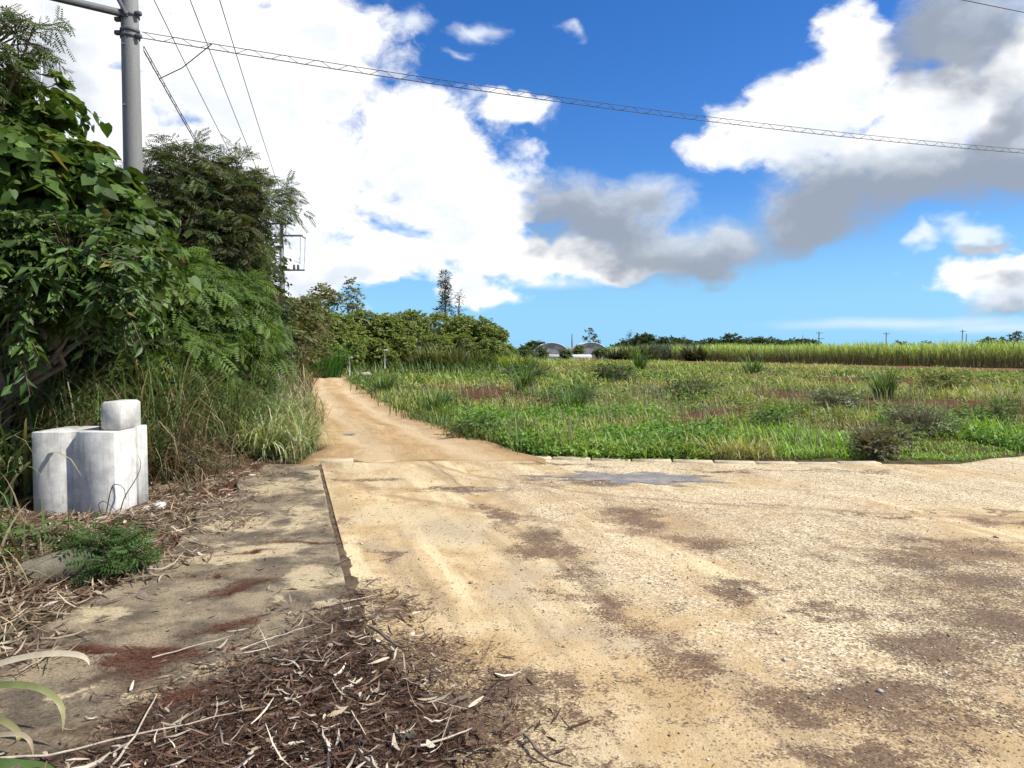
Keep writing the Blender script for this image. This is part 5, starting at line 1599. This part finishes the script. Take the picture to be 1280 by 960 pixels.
stick([(140, 958), (165, 925), (185, 890), (196, 868)], .006, 'pale bent stick standing out at the front of the leaf heap', 'straw')
stick([(0, 948), (60, 945), (140, 925), (235, 905), (300, 890)], .006, 'long pale stalk across the front of the leaf heap', 'straw')
stick([(462, 783), (480, 797), (498, 806), (522, 806)], .010, 'dark curved stick at the right shoulder of the leaf heap', 'wood')
stick([(525, 932), (560, 922), (590, 910)], .006, 'straight pale twig on the dark right side of the leaf heap', 'straw')
stick([(655, 918), (668, 935), (690, 952), (715, 958)], .007, 'dark thin stick lying apart on the sand right of the heap', 'wood')
stick([(420, 705), (440, 695)], .005, 'short twig across the joint of the apron', 'wood')
stick([(300, 812), (345, 795), (395, 780)], .004, 'thin straw on the upper left edge of the leaf heap', 'straw')
stick([(190, 822), (250, 805), (290, 795)], .004, 'thin straw beside the red needles on the apron', 'straw')
stick([(315, 560), (285, 572), (262, 562), (238, 540)], .012, 'pale fallen branch end under the arching grass', 'straw', .05, .12)
stick([(300, 576), (262, 568), (232, 568), (215, 572)], .011, 'pale fallen branch lying flat right of the low wall end', 'straw', .05)
stick([(296, 572), (270, 558), (248, 548)], .009, 'third thin branch between the two pale fallen branches', 'straw', .10, .05)


# long dry blades reaching in from the lower left corner
def long_blade(pts, W, Y, cols, parent, label=None):
    q = np.array([at(a, b_, yy) for (a, b_), yy in zip(pts, Y)]) - np.array(parent.location)
    t = np.linspace(0, 1, len(q)); tt = np.linspace(0, 1, 17)
    # smooth through the points
    qq = np.stack([np.interp(tt, t, q[:, k]) for k in range(3)], 1)
    for _ in range(3):
        qq[1:-1] = (qq[:-2] + 2 * qq[1:-1] + qq[2:]) / 4
    tg = unit(np.gradient(qq, axis=0))
    side = unit(np.cross(tg, np.array([.15, .75, .35])))
    side = unit(side * .45 + np.array([0, .8, .15]))
    wv = W * np.interp(tt, [0, .25, .8, 1], [.8, 1, .75, .05])[:, None]
    mid = qq - np.array([0, 0, .18]) * wv
    v = np.stack([qq - side * wv / 2, mid, qq + side * wv / 2], 1).reshape(-1, 3)
    f = [[3 * i + k, 3 * i + k + 1, 3 * i + k + 4, 3 * i + k + 3] for i in range(16) for k in (0, 1)]
    c = np.array(cols[0])[None] * (1 - tt[:, None]) + np.array(cols[1])[None] * tt[:, None]
    o = MB().add(v, f, np.repeat(c, 3, 0)).build('blade', M['grass'], parent, True)
    if label: o['label'] = label


cp = thing('cane_plant', 'half-dry cane plant whose long blades arch in at the lower left corner', 'plant', (-2.75, 3.1, .0))
CR, GN = (.66, .58, .40), (.10, .17, .05)
long_blade([(-150, 905), (-60, 850), (0, 828), (40, 818), (85, 815), (110, 820), (112, 832)], .032, [3.2, 3.15, 3.1, 3.08, 3.05, 3.03, 3.02], (CR, (.70, .60, .42)), cp, 'pale dry uppermost blade')
long_blade([(-150, 920), (-70, 862), (0, 855), (40, 855), (70, 868), (82, 890), (78, 915)], .032, [3.15, 3.1, 3.0, 2.98, 2.95, 2.93, 2.92], ((.085, .16, .035), (.40, .36, .17)), cp, 'green blade with a drying tip')
long_blade([(-150, 930), (-60, 880), (-10, 895), (15, 905), (28, 920), (20, 930), (-10, 940)], .030, [3.1, 3.0, 2.9, 2.88, 2.86, 2.85, 2.84], ((.085, .15, .035), (.46, .37, .19)), cp, 'short curling blade')
long_blade([(-150, 940), (-60, 915), (0, 920), (25, 915), (40, 925), (42, 950)], .022, [3.1, 3.0, 2.85, 2.84, 2.83, 2.82], (CR, (.34, .25, .15)), cp)
long_blade([(-120, 960), (-60, 950), (0, 955), (50, 958), (75, 965)], .05, [2.9, 2.85, 2.75, 2.74, 2.73], (GN, (.13, .21, .05)), cp, 'green blade along the bottom edge')
long_blade([(-140, 900), (-60, 820), (0, 800), (30, 770), (45, 740)], .022, [3.6, 3.6, 3.55, 3.5, 3.5], (CR, (.5, .42, .26)), cp)
MB().tube(np.array([[0, 0, -.05], [-.05, .02, .18], [-.03, .0, .4]]), [.022, .02, .012], 7, (.3, .3, .15)).build('stem', M['grass'], cp, True)


# ------------------------------------------------------------------ poles and wires
def lathe(mb, prof, sides=14, x=0, y=0):
    a = np.arange(sides) / sides * 6.283185
    v = [(x + r_ * math.cos(q), y + r_ * math.sin(q), z) for r_, z in prof for q in a]
    n = len(prof)
    f = [[k * sides + i, k * sides + (i + 1) % sides, (k + 1) * sides + (i + 1) % sides, (k + 1) * sides + i] for k in range(n - 1) for i in range(sides)]
    n0 = mb.n
    mb.add(v, f)
    mb.f.append(np.array([[n0 + (n - 1) * sides + i for i in range(sides)]]))
    return mb


PX1, PY1 = at(165, 150, 11)[0], 11.0
pole1 = thing('utility_pole', 'tall grey concrete utility pole rising from the trees at the upper left', 'pole', (PX1, PY1, gz(PX1, PY1)))
PZ = pole1.location.z
lathe(MB(), [(.155, -.3), (.148, .5), (.124, 5.0), (.105, 10.2)], 20).build('shaft', M['pole'], pole1, True)
z_arm = at(155, 22, 11)[2] - PZ
dirn = unit(np.array([-.85, -.62, 0]))
arm = MB()
ang = math.atan2(dirn[1], dirn[0])
c = dirn * 1.05 + np.array([0, 0, z_arm])
c[:2] += np.array([-.02, -.12])
arm.box(c, (2.2, .085, .085), ang, None, .008)
arm.build('lower_crossarm', M['steel'], pole1)
br_ = MB(); br_.tube(np.array([[.03, -.16, z_arm - .02], [-.22, -.30, z_arm + .55], [-.42, -.42, z_arm + 1.0]]), .028, 6); br_.build('arm_brace', M['steel'], pole1, True)
for z in (z_arm + .02, z_arm - .20, z_arm - .28):
    b_ = MB(); lathe(b_, [(.120, z - .025), (.136, z - .022), (.136, z + .022), (.120, z + .025)], 20); b_.build('clamp_band', M['steel'], pole1, True)
for (dx, z) in ((.155, z_arm + .03), (-.14, z_arm - .05), (.15, z_arm - .29), (-.145, z_arm - .24)):
    MB().box((dx, -.06, z), (.09, .06, .06), 0, None, .008).build('clamp_bolt', M['steel'], pole1)
for (z, s) in ((z_arm - .42, -1), (z_arm - 1.28, -1)):
    MB().tube(np.array([[-.03, -.10, z], [-.035, -.16, z], [-.03, -.175, z - .03]]), .011, 6).build('step_bolt', M['steel'], pole1, True)
ub_ = MB().box((0, -.2, 9.0 - PZ), (1.75, .09, .09), 0, None, .008).build('upper_crossarm', M['steel'], pole1)
for dx in (-.78, 0.0, .62):
    i_ = MB(); lathe(i_, [(.03, 9.04 - PZ), (.055, 9.07 - PZ), (.03, 9.11 - PZ), (.055, 9.15 - PZ), (.02, 9.2 - PZ)], 10, dx, -.2); i_.build('insulator', M['porcelain'], ub_, True)

PX2, PY2 = at(352, 300, 40)[0], 40.0
pole2 = thing('utility_pole', 'distant slim utility pole with switch gear beside the end of the track', 'pole', (PX2, PY2, gz(PX2, PY2)))
Z2 = pole2.location.z
top2 = at(352, 274, 40)[2] - Z2
lathe(MB(), [(.17, -.3), (.15, 3), (.10, top2)], 14).build('shaft', M['pole'], pole2, True)
zz = lambda py: at(352, py, 40)[2] - Z2
xx = lambda px: (px - 352) / F_PX * 40
arm2 = MB().box(((xx(334) + xx(365)) / 2, -.13, zz(280)), (xx(365) - xx(334), .09, .09), 0, None, .01).build('upper_crossarm', M['steel'], pole2)
MB().box(((xx(352) + xx(379)) / 2, -.13, zz(295)), (xx(379) - xx(352), .09, .09), 0, None, .01).build('middle_crossarm', M['steel'], pole2)
arm3 = MB().box(((xx(352) + xx(381)) / 2, -.13, zz(338)), (xx(381) - xx(352), .10, .08), 0, None, .01).build('lower_crossarm', M['steel'], pole2)
MB().tube(np.array([[0, -.11, zz(291)], [xx(359), -.13, zz(281)]]), .02, 5).build('arm_brace', M['steel'], pole2)
for px in (335, 350, 364):
    i_ = MB(); lathe(i_, [(.03, zz(279.2)), (.07, zz(278)), (.035, zz(277)), (.07, zz(276)), (.02, zz(275))], 9, xx(px), -.13); i_.build('insulator', M['porcelain'], arm2, True)
for px in (368, 373):
    i_ = MB(); lathe(i_, [(.05, zz(337)), (.08, zz(335.5)), (.05, zz(334)), (.08, zz(332.5)), (.03, zz(331))], 9, xx(px), -.13); i_.build('fuse_cutout', M['steel'], arm3, True)
for a_, b_ in (((376, 296), (375, 330)), ((382, 299), (380, 337)), ((376, 330), (368, 326))):
    m_ = ((a_[0] + b_[0]) / 2 + .4, (a_[1] + b_[1]) / 2)
    MB().tube(np.array([[xx(q[0]), -.13, zz(q[1])] for q in (a_, m_, b_)]), .012, 4).build('jumper_wire', M['wire'], pole2)
MB().tube(np.array([[xx(378), -.13, zz(295)], [xx(380), -.13, zz(297)], [xx(383), -.13, zz(298.5)]]), .03, 5).build('arm_end', M['steel'], pole2)


def line(a, b, sag, n=40):
    t = np.linspace(0, 1, n)[:, None]
    p = np.array(a) * (1 - t) + np.array(b) * t
    p[:, 2] -= (sag * 4 * t * (1 - t))[:, 0]
    return p


W1 = [np.array([PX1 + dx, PY1 - .2, 9.2]) for dx in (-.78, 0, .62)]
W2 = [np.array([PX2 + xx(px), PY2 - .13, Z2 + zz(275)]) for px in (335, 350, 364)]
for i, lb in enumerate(['leftmost of the three thin power wires slanting down behind the near pole', 'middle one of the three thin power wires slanting down to the trees', 'rightmost of the three thin power wires slanting down to the trees']):
    tag(MB().tube(line(W1[i], W2[i], .25), .010, 5).build('power_wire', M['wire']), lb, 'wire', 'power wires between the poles')


def spiral_cable(name, label, a, b, sag, amp, pitch, rad=.009, rs=.006):
    """carrier wire, cable hung below it and the spiral hanger that joins them"""
    L = float(np.linalg.norm(np.array(b) - np.array(a)))
    p = line(a, b, sag, 60)
    root = thing(name, label, 'cable', tuple(a))
    o = np.array(a)
    MB().tube(p - o, rad * .8, 5).build('carrier_wire', M['wire'], root)
    MB().tube(p - o - np.array([0, 0, amp]), rad, 5).build('hung_cable', M['wire'], root)
    n = int(L / pitch * 14)
    t = np.linspace(0, 1, n)
    q = np.stack([np.interp(t, np.linspace(0, 1, 60), p[:, k]) for k in range(3)], 1) - o
    ph = t * L / pitch * 6.283
    hd = unit(np.array([b[0] - a[0], b[1] - a[1], 0])); sd = np.array([-hd[1], hd[0], 0])
    q = q + np.array([0, 0, -amp / 2]) + np.cos(ph)[:, None] * np.array([0, 0, amp * .56]) + np.sin(ph)[:, None] * sd * amp * .3
    MB().tube(q, rs, 4).build('spiral_hanger', M['wire'], root)


a1 = np.array([PX1 + .17, PY1, at(180, 40, 11)[2]])
e1 = at(1280, 176, 17.1)
far1 = a1 + (e1 - a1) * 1.55
far1[2] = a1[2] + (e1[2] - a1[2]) * 1.9 + .25
spiral_cable('spiral_cable', 'spiral-wrapped cable crossing the sky from the near pole to the right edge', a1, far1, .42, .085, .50, .0075, .0042)
a2 = np.array([PX1 + .17, PY1 + .05, at(182, 56, 11)[2]])
spiral_cable('spiral_cable', 'spiral-wrapped cable running down from the near pole to the second pole', a2, np.array([PX2 + .1, PY2, Z2 + zz(335)]), .45, .065, .45, .009, .004)
j = np.array([a1, a1 + np.array([-.02, -.05, -.10]), a1 + np.array([.05, -.08, -.2]), a1 + np.array([.12, -.05, -.12])])
lp0, lp1 = line(a1, far1, .42, 60)[2], line(a2, (PX2 + .1, PY2, Z2 + zz(335)), .45, 60)[2]
tm = (lp0 + lp1) / 2 + np.array([-.05, 0, -.12])
tag(MB().tube(np.array([lp0, lp0 * .6 + tm * .4, tm, lp1 - np.array([0, 0, .05])]), .008, 5).build('drop_wire', M['wire'], smooth=True), 'short loose wire joining the two spiral cables beside the near pole', 'wire')
tag(MB().tube(line(W1[2], far1 + np.array([1.5, 1.0, 3.05]), .30), .010, 5).build('power_wire', M['wire']), 'single wire cutting the top right corner of the sky', 'wire')
g_ = at(56, -25, 10.2); h_ = at(49, 168, 9.3)
tag(MB().tube(line(g_, h_, .0, 12), [.004] * 6 + [.012] * 6, 6).build('hanging_cord', M['white']), 'thin white cord hanging from the crossarm into the big-leaved tree', 'cord')

for i, (px, pt, Y, arms, lb) in enumerate([(1023, 414, 215, 2, 'far utility pole with crossarms at the right end of the distant treeline'), (1107, 415, 225, 1, 'lone far utility pole over the middle of the cane'), (1202, 412, 225, 1, 'taller of the twin far poles above the cane'),
                                           (1207, 417, 240, 0, 'shorter of the twin far poles above the cane'), (715, 417, 180, 0, 'far pole between the two arched greenhouses'), (855, 419, 230, 0, 'faint far pole above the left of the treeline'), (1003, 419, 260, 0, 'faint far pole left of the one with crossarms')]):
    f = foot(px, Y)
    o = thing('distant_pole', lb, 'pole', f, 0, 'far utility poles')
    H = at(px, pt, Y)[2] - f[2]
    lathe(MB(), [(.2, -.2), (.18, 3), (.14, H)], 8).build('shaft', M['pole'], o, True)
    for k in range(arms):
        MB().box((0 if k == 0 else .5, -.2, H - .5 - k * 1.6), (2.0, .14, .14), 0, None, .02).build('crossarm', M['steel'], o)

# ------------------------------------------------------------------ greenhouses, wall, stakes
def greenhouse(label, px0, px1, pyt, Y, seed):
    x0, x1 = (px0 - CX) / F_PX * Y, (px1 - CX) / F_PX * Y
    H = at(px0, pyt, Y)[2]
    w = (x1 - x0) / 2
    o = thing('arched_greenhouse', label, 'greenhouse', ((x0 + x1) / 2, Y, gz((x0 + x1) / 2, Y)), 0, 'arched greenhouses')
    a = np.linspace(0, math.pi, 15)
    wall = .5
    prof = np.array([(-w, -.2)] + [(-w * math.cos(q), wall + (H - wall) * math.sin(q)) for q in a] + [(w, -.2)])
    n = len(prof)
    MB().add(np.concatenate([np.c_[prof[:, 0], np.zeros(n), prof[:, 1]], np.c_[prof[:, 0], np.full(n, 14.0), prof[:, 1]]]) * np.array([.985, 1, .985]), [[i, i + 1, n + i + 1, n + i] for i in range(n - 1)]).build('cover', M['net'], o, True)
    e = MB().add(np.c_[prof[:, 0] * .97, np.full(n, .12), prof[:, 1] * .97], np.array([list(range(n))]))
    e.build('end_panel', M['net'], o)
    for k in range(6):
        MB().tube(np.c_[prof[:, 0], np.full(n, k * 2.8), prof[:, 1]], .05 if k == 0 else .04, 5).build('rib', M['white'], o)
    for dx in (-.33, .33):
        MB().tube(np.array([[w * dx * 2, 0, -.2], [w * dx * 2, 0, wall + (H - wall) * .70]]), .05, 5).build('post', M['white'], o)
    return o


greenhouse('left one of the two grey arched greenhouses beyond the field', 667, 712, 428.5, 145, 1)
greenhouse('right one of the two grey arched greenhouses beyond the field', 716, 761, 428.5, 150, 2)
for i, (px, pt, Y, wd, lb) in enumerate([(676, 436, 132, 22, 'low bush in front of the left greenhouse'), (706, 439, 131, 18, 'low bush in front of the gap between the greenhouses'), (724, 434, 140, 14, 'bush against the left side of the right greenhouse'), (750, 438, 131, 26, 'low bush in front of the right greenhouse'), (655, 434, 128, 26, 'bush left of the white wall by the greenhouses')]):
    far_tree('greenhouse_bush', lb, px, pt, Y, wd, 270 + i, [(.10, .14, .045), (.13, .165, .055)], 130, .42, 'shrub', 'bushes round the greenhouses', nclump=4)
wl = foot(697, 136)
tag(MB().box((wl[0], 136, .45), (12.5, .18, .8), 0, None, .02).build('low_wall', M['white']), 'low white wall in front of the arched greenhouses', 'wall')
for i, (px, pb, pt, lb) in enumerate([(437, 464, 446, 'shorter white-topped stake at the far right of the track'), (481, 468, 437, 'taller white-topped stake right of the track end')]):
    Y = 44 + i * 2
    f = foot(px, Y)
    H = at(px, pt, Y)[2] - f[2]
    o = thing('white_stake', lb, 'stake', f, 0, 'white stakes in the grass')
    MB().tube(np.array([[0, 0, -.2], [0, 0, H - .08]]), .03, 7).build('post', M['white'], o, True)
    MB().box((.06, 0, H - .03), (.26, .2, .06), .3, None, .012).build('cap', M['white'], o)
wr_ = foot(457, 44)
MB_r = MB().box((0, 0, .22), (.7, .45, .3), .4, None, .10)
o = tag(MB_r.build('pale_boulder', M['oldconc'], smooth=False), 'pale stone lying in the grass between the two white stakes', 'stone'); o.location = (wr_[0], wr_[1], wr_[2])
